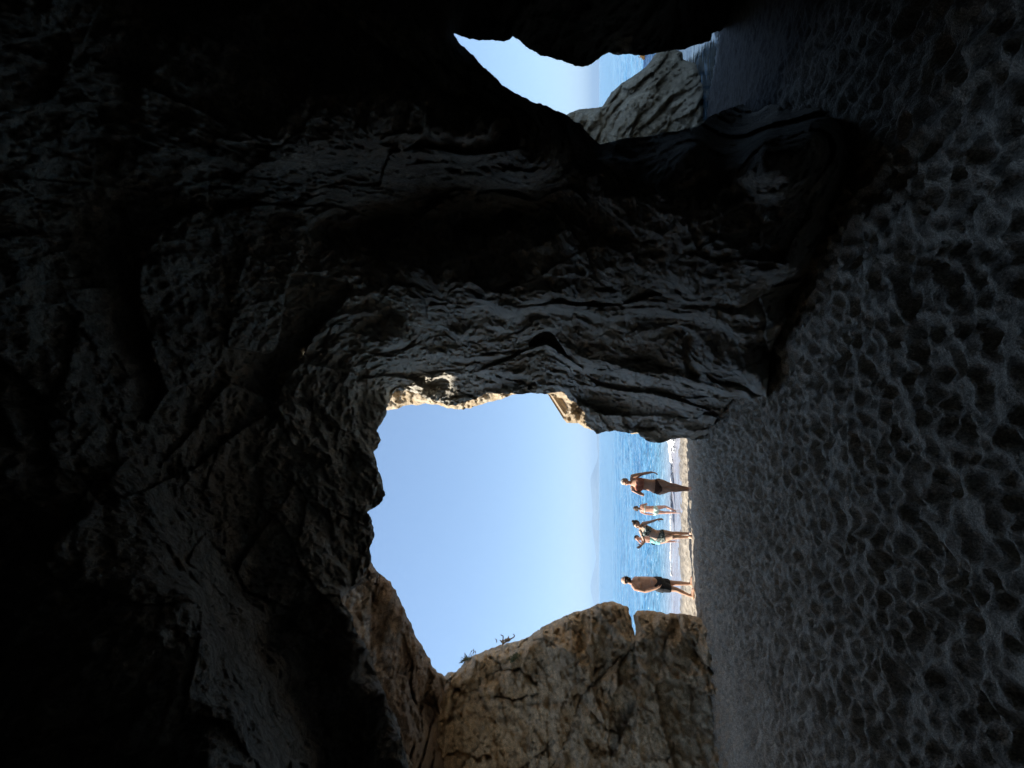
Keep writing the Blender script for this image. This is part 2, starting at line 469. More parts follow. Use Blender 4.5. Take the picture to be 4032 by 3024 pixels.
def relief(name, az, el, rfun, sdfun, rings, mat, wrap=False, edge_noise=5.0, centre=None):
    """rock sheet: r(direction) where sd > 0 (kept); its free edge is carried back by rings (extra depth, degrees sideways)"""
    AZ, EL = np.meshgrid(az, el)
    D = dirs(AZ, EL)
    sh = AZ.shape
    flat = D.reshape(-1, 3)
    xd, yd = project(flat)
    sd = sdfun(xd, yd)
    q = flat * 55.0
    close = np.abs(sd) < 60
    en = np.zeros(len(sd))
    if close.any():
        en[close] = fbm(q[close] * 0.55, 4, 0.62)
    sd = sd + en * edge_noise * 1.7
    # snap grid points that nearly touch the outline onto it
    S = sd.reshape(sh)
    gaz = np.gradient(S, axis=1); gel = np.gradient(S, axis=0)
    g2 = gaz ** 2 + gel ** 2 + 1e-9
    cell = np.sqrt(g2)
    near = (np.abs(S) < 0.75 * cell) & (np.abs(S) < 40)
    daz = np.gradient(AZ, axis=1); dele = np.gradient(EL, axis=0)
    AZ = np.where(near, AZ - S * gaz / g2 * daz, AZ)
    EL = np.where(near, EL - S * gel / g2 * dele, EL)
    keepv = (S > 0) | near
    D = dirs(AZ, EL); flat = D.reshape(-1, 3)
    r = rfun(flat, S.ravel()).reshape(sh)
    V = (CAM + flat * r.reshape(-1, 1))
    ny, nx = sh
    idx = np.arange(ny * nx).reshape(sh)
    if wrap:
        nxt = np.roll(idx, -1, axis=1)
        F = np.stack([idx[:-1], idx[1:], nxt[1:], nxt[:-1]], -1)
        kn = np.roll(keepv, -1, axis=1)
        kf = keepv[:-1] & keepv[1:] & kn[1:] & kn[:-1]
    else:
        F = np.stack([idx[:-1, :-1], idx[1:, :-1], idx[1:, 1:], idx[:-1, 1:]], -1)
        kf = keepv[:-1, :-1] & keepv[1:, :-1] & keepv[1:, 1:] & keepv[:-1, 1:]
    F = F[kf].reshape(-1, 4)
    # free edges
    e = np.concatenate([F[:, [0, 1]], F[:, [1, 2]], F[:, [2, 3]], F[:, [3, 0]]])
    key = np.minimum(e[:, 0], e[:, 1]) * (ny * nx) + np.maximum(e[:, 0], e[:, 1])
    u, inv, cnt = np.unique(key, return_inverse=True, return_counts=True)
    be = e[cnt[inv] == 1]
    # the frame of the grid itself counts as an edge too when it is not wrapped
    bv = np.unique(be)
    Sb = np.clip(S, -400, 400)
    for _ in range(2):
        for ax in (0, 1):
            w_ = 10
            c_ = np.cumsum(np.concatenate([np.repeat(np.take(Sb, [0], ax), w_ + 1, ax), Sb, np.repeat(np.take(Sb, [-1], ax), w_, ax)], ax), ax)
            n_ = Sb.shape[ax]
            Sb = (np.take(c_, np.arange(2 * w_ + 1, 2 * w_ + 1 + n_), ax) - np.take(c_, np.arange(n_), ax)) / (2 * w_ + 1)
    bz = np.gradient(Sb, axis=1); be_ = np.gradient(Sb, axis=0); bn = np.sqrt(bz ** 2 + be_ ** 2 + 1e-9)
    gx = (bz / bn).ravel()[bv]; gy = (be_ / bn).ravel()[bv]
    jj, ii = np.divmod(bv, nx)
    a0 = AZ.ravel()[bv]; e0 = EL.ravel()[bv]; r0 = r.ravel()[bv]
    base = 0; allV = [V]; allF = [F]
    off = len(V); prev = bv; mp_prev = {int(v): int(v) for v in bv}
    lut = np.full(ny * nx, -1, np.int64)
    prev_ids = bv.copy()
    for k, (dr, deg) in enumerate(rings):
        sgn = math.radians(deg)
        sc = 1.0 / np.maximum(np.cos(e0), 0.3)
        nd_ = dirs(a0 + gx * sgn * sc, e0 + gy * sgn)
        if centre is not None:
            d0 = dirs(a0, e0); cd_ = rays(*centre); cd_ = cd_ / np.linalg.norm(cd_)
            nd_ = d0 * (1 - deg) + cd_ * deg; nd_ = nd_ / np.linalg.norm(nd_, axis=1)[:, None]
        rr = r0 + dr * (1 + 0.25 * perlin(nd_ * 30.0 + k * 3))
        nv = CAM + nd_ * rr[:, None]
        ids = off + np.arange(len(bv)); off += len(bv)
        allV.append(nv)
        lut[bv] = prev_ids; A = lut[be].copy()
        lut[bv] = ids; B = lut[be].copy()
        allF.append(np.stack([A[:, 1], A[:, 0], B[:, 0], B[:, 1]], -1))
        prev_ids = ids
    V = np.concatenate(allV); F = np.concatenate(allF)
    used = np.zeros(len(V), bool); used[F.ravel()] = True
    remap = np.cumsum(used) - 1
    me = np_mesh(name, V[used], remap[F])
    return link(name, me, mat)


def rough(V, a=1.0, s=1.0, strata=0.0):
    """radial roughness of rock at world points V, metres"""
    h = 0.16 * fbm(V * 0.9 * s, 3) - 0.13 * (1 - ridged(V * 1.3 * s + 5, 3, 0.5)) + 0.055 * fbm(V * 4.1 * s, 3, 0.6) \
        - 0.085 * ridged(V * 3.4 * s + 31, 3, 0.55) + 0.034 * fbm(V * 13 * s, 3, .65) - 0.05 * ridged(V * np.array([7., 7., 10.]) * s + 3, 2, .6)
    w = V + 0.25 * fbm(V * 0.9 + 40, 2)[:, None]
    f1, e1 = facets(w * 1.15 * s, 0.7); f2, e2 = facets(w * 3.1 * s + 7, 0.8)
    f0, e0 = facets(w * 0.5 * s + 3, 0.55)
    h = h - 0.34 * f0 - 0.20 * f1 - 0.075 * f2 - 0.03 * np.clip(0.25 - e1, 0, 1) - 0.02 * np.clip(0.2 - e2, 0, 1)
    return a * h


# openings and base line, measured on the photo
MAIN = [(895, 1800), (883, 1659), (872, 1605), (858, 1560), (833, 1500), (812, 1452), (792, 1400), (770, 1362), (760, 1330), (738, 1296), (752, 1276), (782, 1246), (803, 1215), (800, 1190), (808, 1150), (803, 1125),
        (793, 1105), (815, 1092), (832, 1070), (820, 1020), (808, 975), (826, 950), (813, 930), (835, 893), (836, 872), (852, 846), (880, 842), (905, 850),
        (930, 862), (965, 876), (1000, 873), (1030, 858), (1060, 848), (1120, 850), (1180, 848), (1215, 846), (1226, 862), (1246, 868),
        (1262, 890), (1265, 918), (1290, 937), (1320, 930), (1345, 934), (1375, 935), (1395, 950), (1420, 957), (1450, 951), (1490, 948), (1518, 949),
        (1550, 905), (1584, 862), (1700, 900), (1800, 1400), (1700, 2000), (1330, 1900), (960, 1870)]
RIGHT = [(960, 63), (980, 75), (1000, 96), (1045, 145), (1085, 182), (1140, 215), (1180, 230), (1225, 250), (1255, 266), (1272, 292), (1295, 312),
         (1340, 300), (1400, 292), (1460, 284), (1510, 274), (1520, 262), (1530, 252), (1600, 222), (1680, 225), (1740, 60), (1640, -60), (1580, 20), (1562, 62), (1556, 66), (1540, 74), (1536, 88),
         (1520, 94), (1500, 98), (1480, 105), (1450, 107), (1425, 110), (1390, 122), (1355, 118), (1330, 118), (1315, 114), (1302, 124), (1285, 135), (1270, 141), (1250, 142),
         (1232, 139), (1215, 132), (1190, 124), (1168, 121), (1150, 110), (1130, 94), (1108, 77), (1098, 87), (1085, 90), (1050, 88), (1010, 85), (990, 77), (972, 66)]
# where sand is seen inside the frame (rock must stay behind it)
SAND = [(1518, 949), (1550, 905), (1584, 862), (1657, 858), (1660, 800), (1664, 755), (1684, 715), (1697, 690), (1693, 645), (1735, 605), (1752, 560),
        (1772, 510), (1800, 430), (1832, 340), (1815, 270), (1770, 235), (1680, 228), (1600, 222), (1562, 60), (1575, 0), (1600, -150), (1660, -400), (2600, -400), (2600, 1950), (1620, 1950),
        (1545, 1659), (1510, 1335)]

CAVE_PTS = [
    (0, 1659, 3.0), (0, 1300, 3.0), (0, 1000, 3.2), (0, 600, 3.4), (0, 300, 3.4), (0, 0, 3.2), (200, 1659, 3.1), (200, 1300, 3.1), (200, 1000, 3.5), (200, 600, 3.8), (200, 300, 3.8), (200, 0, 3.4),
    # first ridge (near, upper left)
    (330, 1100, 3.5), (350, 1200, 3.3), (410, 1290, 3.15), (450, 1400, 3.1), (510, 1550, 3.0), (545, 1659, 2.95), (560, 1760, 2.9),
    (390, 1080, 4.1), (440, 1180, 4.0), (480, 1270, 3.95), (540, 1350, 3.9), (590, 1480, 3.8), (640, 1600, 3.7), (658, 1659, 3.6), (680, 1800, 3.5),
    (470, 1100, 4.32), (505, 1200, 4.42), (535, 1275, 4.42), (585, 1370, 4.37), (625, 1490, 4.28), (662, 1590, 4.19), (685, 1659, 4.14), (710, 1800, 4.05),
    (700, 1400, 4.51), (700, 1250, 4.69), (780, 1500, 4.37), (780, 1600, 4.28), (835, 1580, 4.32), (760, 1720, 4.23),
    # second ridge
    (735, 1290, 4.47), (760, 1330, 4.39), (790, 1400, 4.30), (830, 1500, 4.21), (870, 1600, 4.13), (880, 1659, 4.13), (890, 1760, 4.04),
    (757, 1285, 5.07), (785, 1325, 5.03), (812, 1395, 4.99), (852, 1490, 4.95), (892, 1590, 4.90), (905, 1659, 4.90), (915, 1760, 4.82),
    (850, 1350, 5.25), (880, 1420, 5.25), (915, 1470, 5.25), (925, 1550, 5.16), (930, 1659, 5.16), (800, 1230, 5.50), (795, 1105, 5.76), (815, 1020, 6.02), (810, 960, 6.5), (830, 880, 7.0),
    # roof behind the arch
    (700, 1150, 5.0), (700, 1000, 5.4), (740, 900, 6.2), (650, 900, 5.5), (600, 800, 5.3), (500, 1000, 4.7), (420, 950, 4.2), (770, 1050, 5.8), (500, 800, 4.6), (400, 700, 4.2), (690, 820, 5.8),
    # wall right of the main opening
    (850, 725, 5.5), (870, 735, 5.6), (1000, 715, 5.5), (1080, 735, 5.7), (860, 800, 6.9), (1000, 800, 7.0), (1100, 800, 7.1), (850, 850, 8.1), (1000, 872, 8.6), (1060, 850, 8.3), (1200, 845, 8.3),
    (1250, 845, 7.9), (1290, 930, 9.1), (1350, 930, 9.1), (1430, 950, 9.2), (1400, 860, 7.6), (1450, 900, 8.2), (1500, 930, 8.6), (1300, 800, 6.7), (1400, 800, 6.2), (1480, 850, 6.9),
    (1450, 770, 5.7), (1550, 760, 5.1), (1600, 800, 5.15), (1640, 840, 5.2), (1520, 795, 5.5), (1570, 835, 5.8),
    (1150, 705, 5.5), (1250, 730, 5.55), (1250, 775, 6.3), (1000, 695, 5.5), (1350, 730, 5.4), (1350, 770, 5.8), (1450, 720, 5.5), (1550, 720, 5.1), (1180, 740, 6.5),
    # lit rib
    (950, 635, 4.4), (950, 668, 5.4), (1050, 635, 4.35), (1050, 672, 5.4), (1130, 640, 4.3), (1150, 682, 5.4), (1250, 640, 4.25), (1250, 695, 5.5), (1350, 640, 4.15), (1350, 692, 5.35), (1500, 635, 4.0), (1500, 684, 5.0),
    (1600, 650, 4.3), (1640, 690, 4.6), (860, 640, 5.1), (860, 690, 5.7),
    (900, 580, 4.5), (1000, 570, 4.4), (1100, 560, 4.3), (1250, 580, 4.15), (1400, 580, 4.0), (1500, 570, 3.9), (1600, 565, 3.85), (1700, 570, 3.75), (780, 620, 5.0), (700, 650, 4.9),
    # lit hollow under the right-hand roof
    (600, 300, 3.2), (800, 285, 3.0), (1000, 295, 3.0), (1150, 345, 3.15), (600, 400, 3.9), (800, 400, 3.95), (1000, 400, 3.9), (1150, 405, 3.7), (600, 470, 4.5), (720, 497, 4.9), (850, 512, 5.0), (1000, 495, 4.85), (1100, 478, 4.6), (1200, 440, 4.15),
    (850, 535, 4.6), (1000, 518, 4.5), (1100, 500, 4.35), (1200, 465, 4.1), (700, 530, 4.6), (500, 450, 4.2), (400, 400, 3.9),
    (700, 200, 3.1), (900, 180, 3.1), (1100, 240, 3.15), (1300, 370, 3.5), (1400, 420, 3.6), (1500, 420, 3.6), (1600, 420, 3.55), (1700, 430, 3.5), (1500, 320, 3.5), (1650, 310, 3.4), (1750, 300, 3.3),
    (962, 65, 3.4), (1045, 145, 3.5), (1140, 215, 3.6), (1225, 250, 3.9), (1295, 312, 4.3), (1400, 290, 4.6), (1510, 274, 5.0),
    # roof over the right opening
    (1010, 84, 4.4), (1150, 110, 4.8), (1250, 141, 5.2), (1330, 118, 5.6), (1480, 105, 6.6), (1540, 74, 8.2), (1450, 0, 5.4), (1300, 0, 4.4), (1100, 0, 3.9), (900, 0, 3.6), (1450, -200, 4.6), (1300, -200, 4.0), (1000, -300, 3.6),
    # left of the frame
    (1200, 1950, 5.0), (1500, 1990, 5.0), (1000, 1880, 5.4), (1700, 2100, 4.4), (2000, 2100, 3.6)]
BASE_PTS = [(1518, 949), (1550, 905), (1584, 862), (1620, 860), (1655, 858), (1660, 800), (1664, 755), (1684, 715), (1697, 690), (1693, 645), (1735, 605), (1752, 560), (1772, 510), (1800, 430), (1832, 340), (1815, 270), (1600, 222), (1680, 228), (1575, 0), (1600, -150), (1660, -400)]


def cave_field():
    P = [rays(a, b) for a, b, r in CAVE_PTS]; R = [r for a, b, r in CAVE_PTS]
    for a, b in BASE_PTS:
        d = rays(a, b); P.append(d); R.append(float(ground_r(d)))
        d2 = rays(a + 30, b); P.append(d2); R.append(float(ground_r(d)) * 1.03)
    for az in range(75, 300, 25):
        for e in (-40, -15, 10, 35, 60):
            P.append(dirs(math.radians(az), math.radians(e))); R.append(4.6 if az > 100 else 4.0)
    P.append(np.array([0, 0, 1.])); R.append(3.2)
    return RBF(np.array(P), np.array(R))


CAVE = cave_field()


def cave_r(d, sd):
    r = CAVE(d)
    V = CAM + d * r[:, None]
    k = np.clip(r / 5.0, 0.55, 1.5)
    # craggy patches between smoother, worn ones
    w = 0.75 + 0.55 * sstep(-0.25, 0.35, fbm(V * 0.55 + 70, 3))
    pit = np.clip(fbm(V * 7.0 + 3, 4, .65), 0, 1) * sstep(-0.15, 0.3, fbm(V * 0.8 + 11, 3))
    # tall folds that run up the wall, and big slabs overhead
    S = V * np.array([1.35, 1.35, .5]) + 0.55 * fbm(V * .7, 3)[:, None]
    low = sstep(5.5, 3.0, V[:, 2])
    r = r + k * low * (0.26 * fbm(S, 2) - 0.08 * ridged(S * 1.1 + 4, 2, .5) - 0.30 * facets(V * np.array([.95, .95, .6]) + 0.3 * fbm(V * .8, 2)[:, None] + 19, .85)[0]) - k * (1 - low) * 0.30 * facets(V * 0.75 + 9, .8)[0]
    w = w * (0.85 + 0.2 * (1 - low))
    r = r + rough(V, 0.55) * k * w + 0.10 * pit * k + 0.030 * k * fbm(V * 20, 3, .7)
    xd, yd = project(d)
    s = poly_sd(xd, yd, SAND)
    g = ground_r(d / np.maximum(d[:, 1:2] * CP + d[:, 2:3] * SP, 0.15))
    g = np.minimum(g, 30)
    inside = (s < 0) & (d[:, 2] < -0.02)
    r = np.where(inside, np.maximum(r, g + 0.10 + np.minimum(-s, 40) * 0.02), r)
    return np.clip(r, 1.7, 26)


def arr(*pairs):
    out = [pairs[0][0]]
    for a, b, st in pairs:
        n = max(1, int(round((b - a) / st))); out += list(np.linspace(a, b, n + 1)[1:])
    return np.radians(np.array(out))


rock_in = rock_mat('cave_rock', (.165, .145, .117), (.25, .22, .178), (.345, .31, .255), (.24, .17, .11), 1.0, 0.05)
rock_tan = rock_mat('tan_rock', (.52, .37, .22), (.67, .51, .33), (.78, .63, .445), (.50, .41, .30), 1.0, 0.06)
rock_gold = rock_mat('golden_rock', (.40, .29, .17), (.54, .42, .27), (.66, .55, .40), (.36, .28, .19), 1.6, 0.05)
rock_grey = rock_mat('grey_rock', (.21, .17, .115), (.32, .265, .185), (.44, .375, .275), (.24, .19, .13), 1.0, 0.06)


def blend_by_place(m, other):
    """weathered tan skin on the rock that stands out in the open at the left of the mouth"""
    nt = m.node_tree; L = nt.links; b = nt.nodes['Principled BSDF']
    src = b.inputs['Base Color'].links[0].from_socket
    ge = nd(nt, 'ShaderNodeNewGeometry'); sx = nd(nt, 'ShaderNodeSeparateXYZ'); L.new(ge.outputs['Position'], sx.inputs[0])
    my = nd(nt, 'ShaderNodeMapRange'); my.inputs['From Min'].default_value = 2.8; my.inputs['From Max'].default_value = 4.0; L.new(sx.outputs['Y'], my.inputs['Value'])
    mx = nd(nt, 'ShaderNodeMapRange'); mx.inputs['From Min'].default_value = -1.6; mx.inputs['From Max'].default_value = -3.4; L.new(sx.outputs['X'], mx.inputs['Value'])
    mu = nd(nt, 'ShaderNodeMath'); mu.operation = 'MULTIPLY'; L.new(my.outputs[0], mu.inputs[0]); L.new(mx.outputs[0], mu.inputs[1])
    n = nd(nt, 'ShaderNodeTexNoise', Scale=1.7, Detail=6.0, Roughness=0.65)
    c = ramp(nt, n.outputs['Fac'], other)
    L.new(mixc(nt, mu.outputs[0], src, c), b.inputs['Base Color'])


def paint_mouth_light(m):
    """painted light: rock colour goes from dark deep inside to pale at the mouth"""
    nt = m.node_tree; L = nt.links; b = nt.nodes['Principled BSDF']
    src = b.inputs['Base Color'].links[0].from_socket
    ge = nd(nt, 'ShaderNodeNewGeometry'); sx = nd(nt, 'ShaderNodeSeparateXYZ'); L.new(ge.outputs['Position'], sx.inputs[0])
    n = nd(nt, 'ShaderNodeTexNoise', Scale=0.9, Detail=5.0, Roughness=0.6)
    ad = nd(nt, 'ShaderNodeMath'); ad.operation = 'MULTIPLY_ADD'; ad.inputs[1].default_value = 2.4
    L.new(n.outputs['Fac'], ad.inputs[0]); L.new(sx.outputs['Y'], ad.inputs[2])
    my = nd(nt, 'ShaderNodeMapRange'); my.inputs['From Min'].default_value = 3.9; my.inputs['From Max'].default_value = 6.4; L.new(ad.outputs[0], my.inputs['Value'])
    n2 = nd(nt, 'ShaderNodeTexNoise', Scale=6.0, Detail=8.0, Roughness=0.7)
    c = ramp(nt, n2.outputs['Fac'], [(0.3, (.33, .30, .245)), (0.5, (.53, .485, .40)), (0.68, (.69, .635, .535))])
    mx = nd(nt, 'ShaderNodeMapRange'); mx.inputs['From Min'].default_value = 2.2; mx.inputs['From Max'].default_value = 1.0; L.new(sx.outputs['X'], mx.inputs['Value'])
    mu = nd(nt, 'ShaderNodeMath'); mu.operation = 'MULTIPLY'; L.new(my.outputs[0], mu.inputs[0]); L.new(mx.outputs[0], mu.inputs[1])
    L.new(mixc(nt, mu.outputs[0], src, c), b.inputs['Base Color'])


paint_mouth_light(rock_in)  # daylight near the mouth put into the rock colour
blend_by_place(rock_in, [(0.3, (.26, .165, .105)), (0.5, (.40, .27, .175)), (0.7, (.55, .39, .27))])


def cave_sd(xd, yd):
    return np.minimum(poly_sd(xd, yd, MAIN), poly_sd(xd, yd, RIGHT))


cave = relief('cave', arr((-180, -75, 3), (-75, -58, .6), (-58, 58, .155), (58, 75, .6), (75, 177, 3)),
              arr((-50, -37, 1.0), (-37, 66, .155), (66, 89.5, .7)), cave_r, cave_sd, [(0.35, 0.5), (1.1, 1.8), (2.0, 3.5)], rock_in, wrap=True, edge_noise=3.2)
tag(cave, kind='structure')

# ------------------------------------------------------------------ tan cliff outside, left of the mouth
CLIFF_UP = [(970, 1452), (985, 1449), (1010, 1424), (1035, 1412), (1060, 1399), (1100, 1388), (1140, 1374), (1170, 1356), (1200, 1336), (1245, 1322), (1290, 1309), (1305, 1300), (1322, 1299), (1342, 1304), (1355, 1311),
            (1362, 1330), (1366, 1350), (1372, 1368), (1376, 1390), (1340, 1430), (1300, 1470), (1262, 1505), (1230, 1600), (1180, 1700), (1150, 1950), (860, 1950), (880, 1700), (900, 1600), (905, 1520)]
CLIFF_LO = [(1372, 1362), (1369, 1340), (1368, 1328), (1377, 1319), (1395, 1317), (1440, 1326), (1470, 1325), (1498, 1332), (1514, 1336), (1590, 1345), (1680, 1640), (1700, 1950), (1130, 1950),
            (1170, 1690), (1220, 1595), (1255, 1498), (1296, 1462), (1335, 1424), (1366, 1390)]


def cliff_field(extra):
    pts = [(975, 1452, 11.2), (1060, 1400, 11.0), (1140, 1375, 11.0), (1200, 1336, 11.0), (1290, 1310, 11.0), (1322, 1300, 11.0), (1355, 1310, 11.05), (1377, 1320, 11.1), (1440, 1326, 11.1), (1512, 1336, 11.15),
           (1000, 1480, 11.1), (1100, 1450, 10.85), (1200, 1420, 10.7), (1300, 1390, 10.75), (1450, 1390, 10.9), (950, 1560, 11.5), (1050, 1560, 11.2), (1200, 1550, 10.9), (1350, 1480, 10.7), (1450, 1480, 10.75), (1530, 1500, 10.75),
           (960, 1659, 12.2), (1100, 1659, 11.8), (1250, 1659, 11.4), (1400, 1600, 11.0), (1550, 1659, 10.9), (1200, 1900, 12.0), (1500, 1900, 11.2), (900, 1900, 12.6), (1650, 1600, 11.0)]
    pts = [(a, b, r + extra) for a, b, r in pts]
    return RBF(np.array([rays(a, b) for a, b, r in pts]), np.array([r for a, b, r in pts]))


CRACKS = [[(930, 1560), (955, 1500), (985, 1455)], [(1055, 1425), (1085, 1445), (1120, 1452), (1150, 1470)], [(945, 1640), (1000, 1625), (1060, 1640)], [(1015, 1410), (1010, 1460), (985, 1500), (965, 1560)], [(1160, 1659), (1190, 1560), (1250, 1500)], [(1330, 1400), (1290, 1440), (1265, 1490)],
          [(1400, 1560), (1330, 1570), (1280, 1550)], [(1120, 1655), (1150, 1640), (1185, 1610)], [(1040, 1500), (1100, 1510), (1160, 1495)]]


def line_d(xd, yd, line):
    d2 = np.full(xd.shape, 1e12)
    for (ax, ay), (bx, by) in zip(line[:-1], line[1:]):
        ex, ey = bx - ax, by - ay
        t = np.clip(((xd - ax) * ex + (yd - ay) * ey) / (ex * ex + ey * ey + 1e-9), 0, 1)
        d2 = np.minimum(d2, (xd - ax - ex * t) ** 2 + (yd - ay - ey * t) ** 2)
    return np.sqrt(d2)


def cliff_r(field, a):
    def f(d, sd):
        r = field(d)
        V = CAM + d * r[:, None]
        # slanting layers
        q = V @ np.array([[0.45, 0.0, 0.0], [0, 0.6, 0.0], [0.7, 0.0, 1.5]])
        r = r + a * (rough(V, 1.05, 0.9) - 0.26 * ridged(q * 0.75 + 2, 3) + 0.05 * fbm(V * 6, 3, .65) - 0.16 * facets(V * np.array([1.5, 1.5, 3.4]) + 0.5 * fbm(V, 2)[:, None], .8)[0] - 0.52 * facets(V * np.array([.7, .7, 1.0]) + 0.3 * fbm(V * .6, 2)[:, None] + 33, .8)[0] - 0.045 * facets(V * np.array([4., 4., 7.5]) + 0.3 * fbm(V * 2, 2)[:, None], .9)[0])
        xd, yd = project(d)
        wob = fbm(V * 1.6 + 9, 4, .6) * 22; wob3 = fbm(V * 1.6 + 29, 4, .6) * 22; wob2 = fbm(V * 1.1 + 50, 2)
        for ln in CRACKS:
            r = r + 0.30 * np.clip(0.55 + 1.9 * wob2, 0, 1) * np.exp(-(np.clip(line_d(xd + wob, yd + wob3, ln), 0, 60) / 2.9) ** 2)
        # rounded towards the free edge
        r = r + 0.5 * np.exp(-np.clip(sd, 0, None) / 7.0)
        return r
    return f


lo_az, hi_az = -64, -24
for nm, poly, ex, cen, lab in (('rock_cliff', CLIFF_UP, 0.0, (1120, 1680), 'tall tan craggy cliff rising left of the cave mouth, two plants on its crest'),
                          ('cliff_ledge', CLIFF_LO, -0.12, (1480, 1640), 'lower brown rock step at the foot of the tan cliff, split off by a crack')):
    o = relief(nm, arr((lo_az, hi_az, .15)), arr((-16, 32, .15)), cliff_r(cliff_field(ex), 0.8), lambda x, y, p=poly: -poly_sd(x, y, p), [(0.15, .04), (0.3, .15), (0.4, .35)], rock_tan, edge_noise=3.5, centre=cen)
    # rings go inwards for a free-standing rock
    tag(o, lab, 'cliff' if nm == 'rock_cliff' else 'rock')

# ------------------------------------------------------------------ broken brown rock that leans over between the arch and the tan cliff
SPUR = [(965, 1468), (946, 1451), (930, 1425), (905, 1380), (888, 1346), (878, 1330), (865, 1298), (845, 1260), (824, 1240), (803, 1214), (780, 1190), (700, 1200), (660, 1300), (690, 1480), (760, 1680), (820, 1900), (980, 1900), (960, 1659), (952, 1600), (945, 1560), (958, 1505)]


def spur_field():
    pts = [(960, 1465, 10.9), (930, 1425, 10.2), (905, 1380, 9.6), (865, 1298, 8.8), (805, 1216, 8.2), (770, 1200, 8.0), (720, 1300, 7.9), (760, 1400, 8.3), (820, 1400, 8.5), (850, 1350, 8.75), (880, 1440, 9.0), (860, 1540, 8.8), (920, 1500, 10.2), (900, 1600, 9.0), (945, 1600, 11.0), (945, 1659, 11.2), (860, 1700, 8.6), (950, 1880, 11.4)]
    return RBF(np.array([rays(a, b) for a, b, r in pts]), np.array([r for a, b, r in pts]))


SPF = spur_field()


def spur_r(d, sd):
    r = SPF(d); V = CAM + d * r[:, None]
    w = V + 0.2 * fbm(V * 0.8, 2)[:, None]
    r = r - 0.75 * facets(w * np.array([.8, .8, 1.1]) + 5, .9)[0] - 0.22 * facets(w * np.array([1.9, 1.9, 2.8]) + 15, .9)[0] + 0.6 * rough(V, 1.0, 1.0)
    return r + 0.35 * np.exp(-np.clip(sd, 0, None) / 6.0)


rock_brown = rock_mat('brown_rock', (.24, .16, .105), (.37, .265, .18), (.50, .385, .28), (.25, .20, .155), 1.0, 0.06)
o = relief('rock_spur', arr((-62, -20, .15)), arr((4, 44, .15)), spur_r, lambda x, y: -poly_sd(x, y, SPUR), [(0.2, .04), (0.6, .15), (0.9, .35)], rock_brown, edge_noise=3.5, centre=(810, 1480))
tag(o, 'broken brown rock leaning over at the upper left rim of the cave mouth', 'rock')

# ------------------------------------------------------------------ sunlit rock beyond the right edge of the mouth
GOLD = [(838, 886), (852, 884), (880, 875), (900, 876), (920, 871), (945, 875), (970, 882), (1000, 886), (1025, 879), (1050, 872), (1075, 864), (1100, 855), (1130, 846), (1165, 842), (1190, 853), (1215, 860), (1224, 872), (1228, 880),
        (1219, 893), (1217, 905), (1224, 913), (1250, 914), (1268, 925), (1292, 935), (1340, 925), (1366, 937), (1420, 940), (1600, 930), (1600, 300), (1300, 380), (900, 200), (300, 300), (300, 880), (700, 900)]


def gold_r(d, sd):
    az = np.degrees(np.arctan2(d[:, 0], d[:, 1])); e = np.degrees(np.arcsin(d[:, 2]))
    hor = 12.9 - np.clip(az + 3, 0, 30) * 0.10
    r = hor / np.cos(np.radians(np.clip(e, -30, 50)))
    V = CAM + d * r[:, None]
    return r + 1.0 * rough(V, 1.0, 1.0) + 0.4 * np.exp(-np.clip(sd, 0, None) / 6.0) + 0.1 * fbm(V * 5, 3, .6)


o = relief('sunlit_rock', arr((-9, 8, .16), (8, 34, .8)), arr((-14, 40, .16)), gold_r, lambda x, y: -poly_sd(x, y, GOLD), [(0.15, .012), (1.2, .12), (4.5, .3)], rock_gold, edge_noise=2.6, centre=(1000, 560))
tag(o, 'golden sunlit rock edge peeping out beyond the grey right side of the cave mouth', 'rock')

# ------------------------------------------------------------------ grey rock standing in the water in the right opening
SROCK = [(1222, 250), (1232, 243), (1250, 237), (1275, 234), (1300, 229), (1312, 215), (1322, 199), (1345, 180), (1370, 161), (1395, 142), (1412, 122), (1428, 108), (1448, 104), (1462, 109), (1473, 114), (1476, 128), (1488, 133), (1502, 136), (1516, 150),
         (1524, 164), (1532, 176), (1528, 200), (1524, 225), (1530, 262), (1560, 300), (1560, 420), (1200, 420)]


def srock_field():
    pts = [(1225, 250, 13.2), (1300, 229, 13.4), (1370, 161, 13.8), (1428, 108, 14.2), (1448, 104, 14.2), (1476, 128, 14.0), (1516, 150, 13.2), (1532, 176, 12.6), (1526, 215, 12.3), (1528, 250, 11.9),
           (1300, 300, 12.5), (1400, 280, 12.0), (1400, 200, 13.0), (1470, 180, 13.1), (1480, 240, 12.2), (1350, 240, 12.8), (1500, 300, 11.8), (1300, 400, 12.0), (1500, 400, 11.6)]
    return RBF(np.array([rays(a, b) for a, b, r in pts]), np.array([r for a, b, r in pts]))


SRF = srock_field()


def srock_r(d, sd):
    r = SRF(d)
    V = CAM + d * r[:, None]
    # layers that dip down towards the right: one long undulating set of ledges
    ph = V @ np.array([0.72, 0.15, 1.0]) + 0.75 * fbm(V * 0.55, 4)
    saw = np.abs(((ph * 1.9) % 1.0) - 0.35)
    saw2 = np.abs(((ph * 4.3 + 0.3 * fbm(V * 2, 2)) % 1.0) - 0.4)
    r = r + 0.34 * saw * (0.4 + sstep(-.3, .4, fbm(V * .8 + 8, 2))) + 0.06 * saw2 + 0.55 * rough(V, 1.0, 1.2) - 0.30 * facets((V @ np.array([[.5, 0, .9], [0, .6, 0], [-.4, 0, 1.3]])) * 1.3 + .2 * fbm(V, 2)[:, None], .8)[0] + 0.5 * np.exp(-np.clip(sd, 0, None) / 6.0) + 0.08 * fbm(V * 7, 3, .65)
    return r


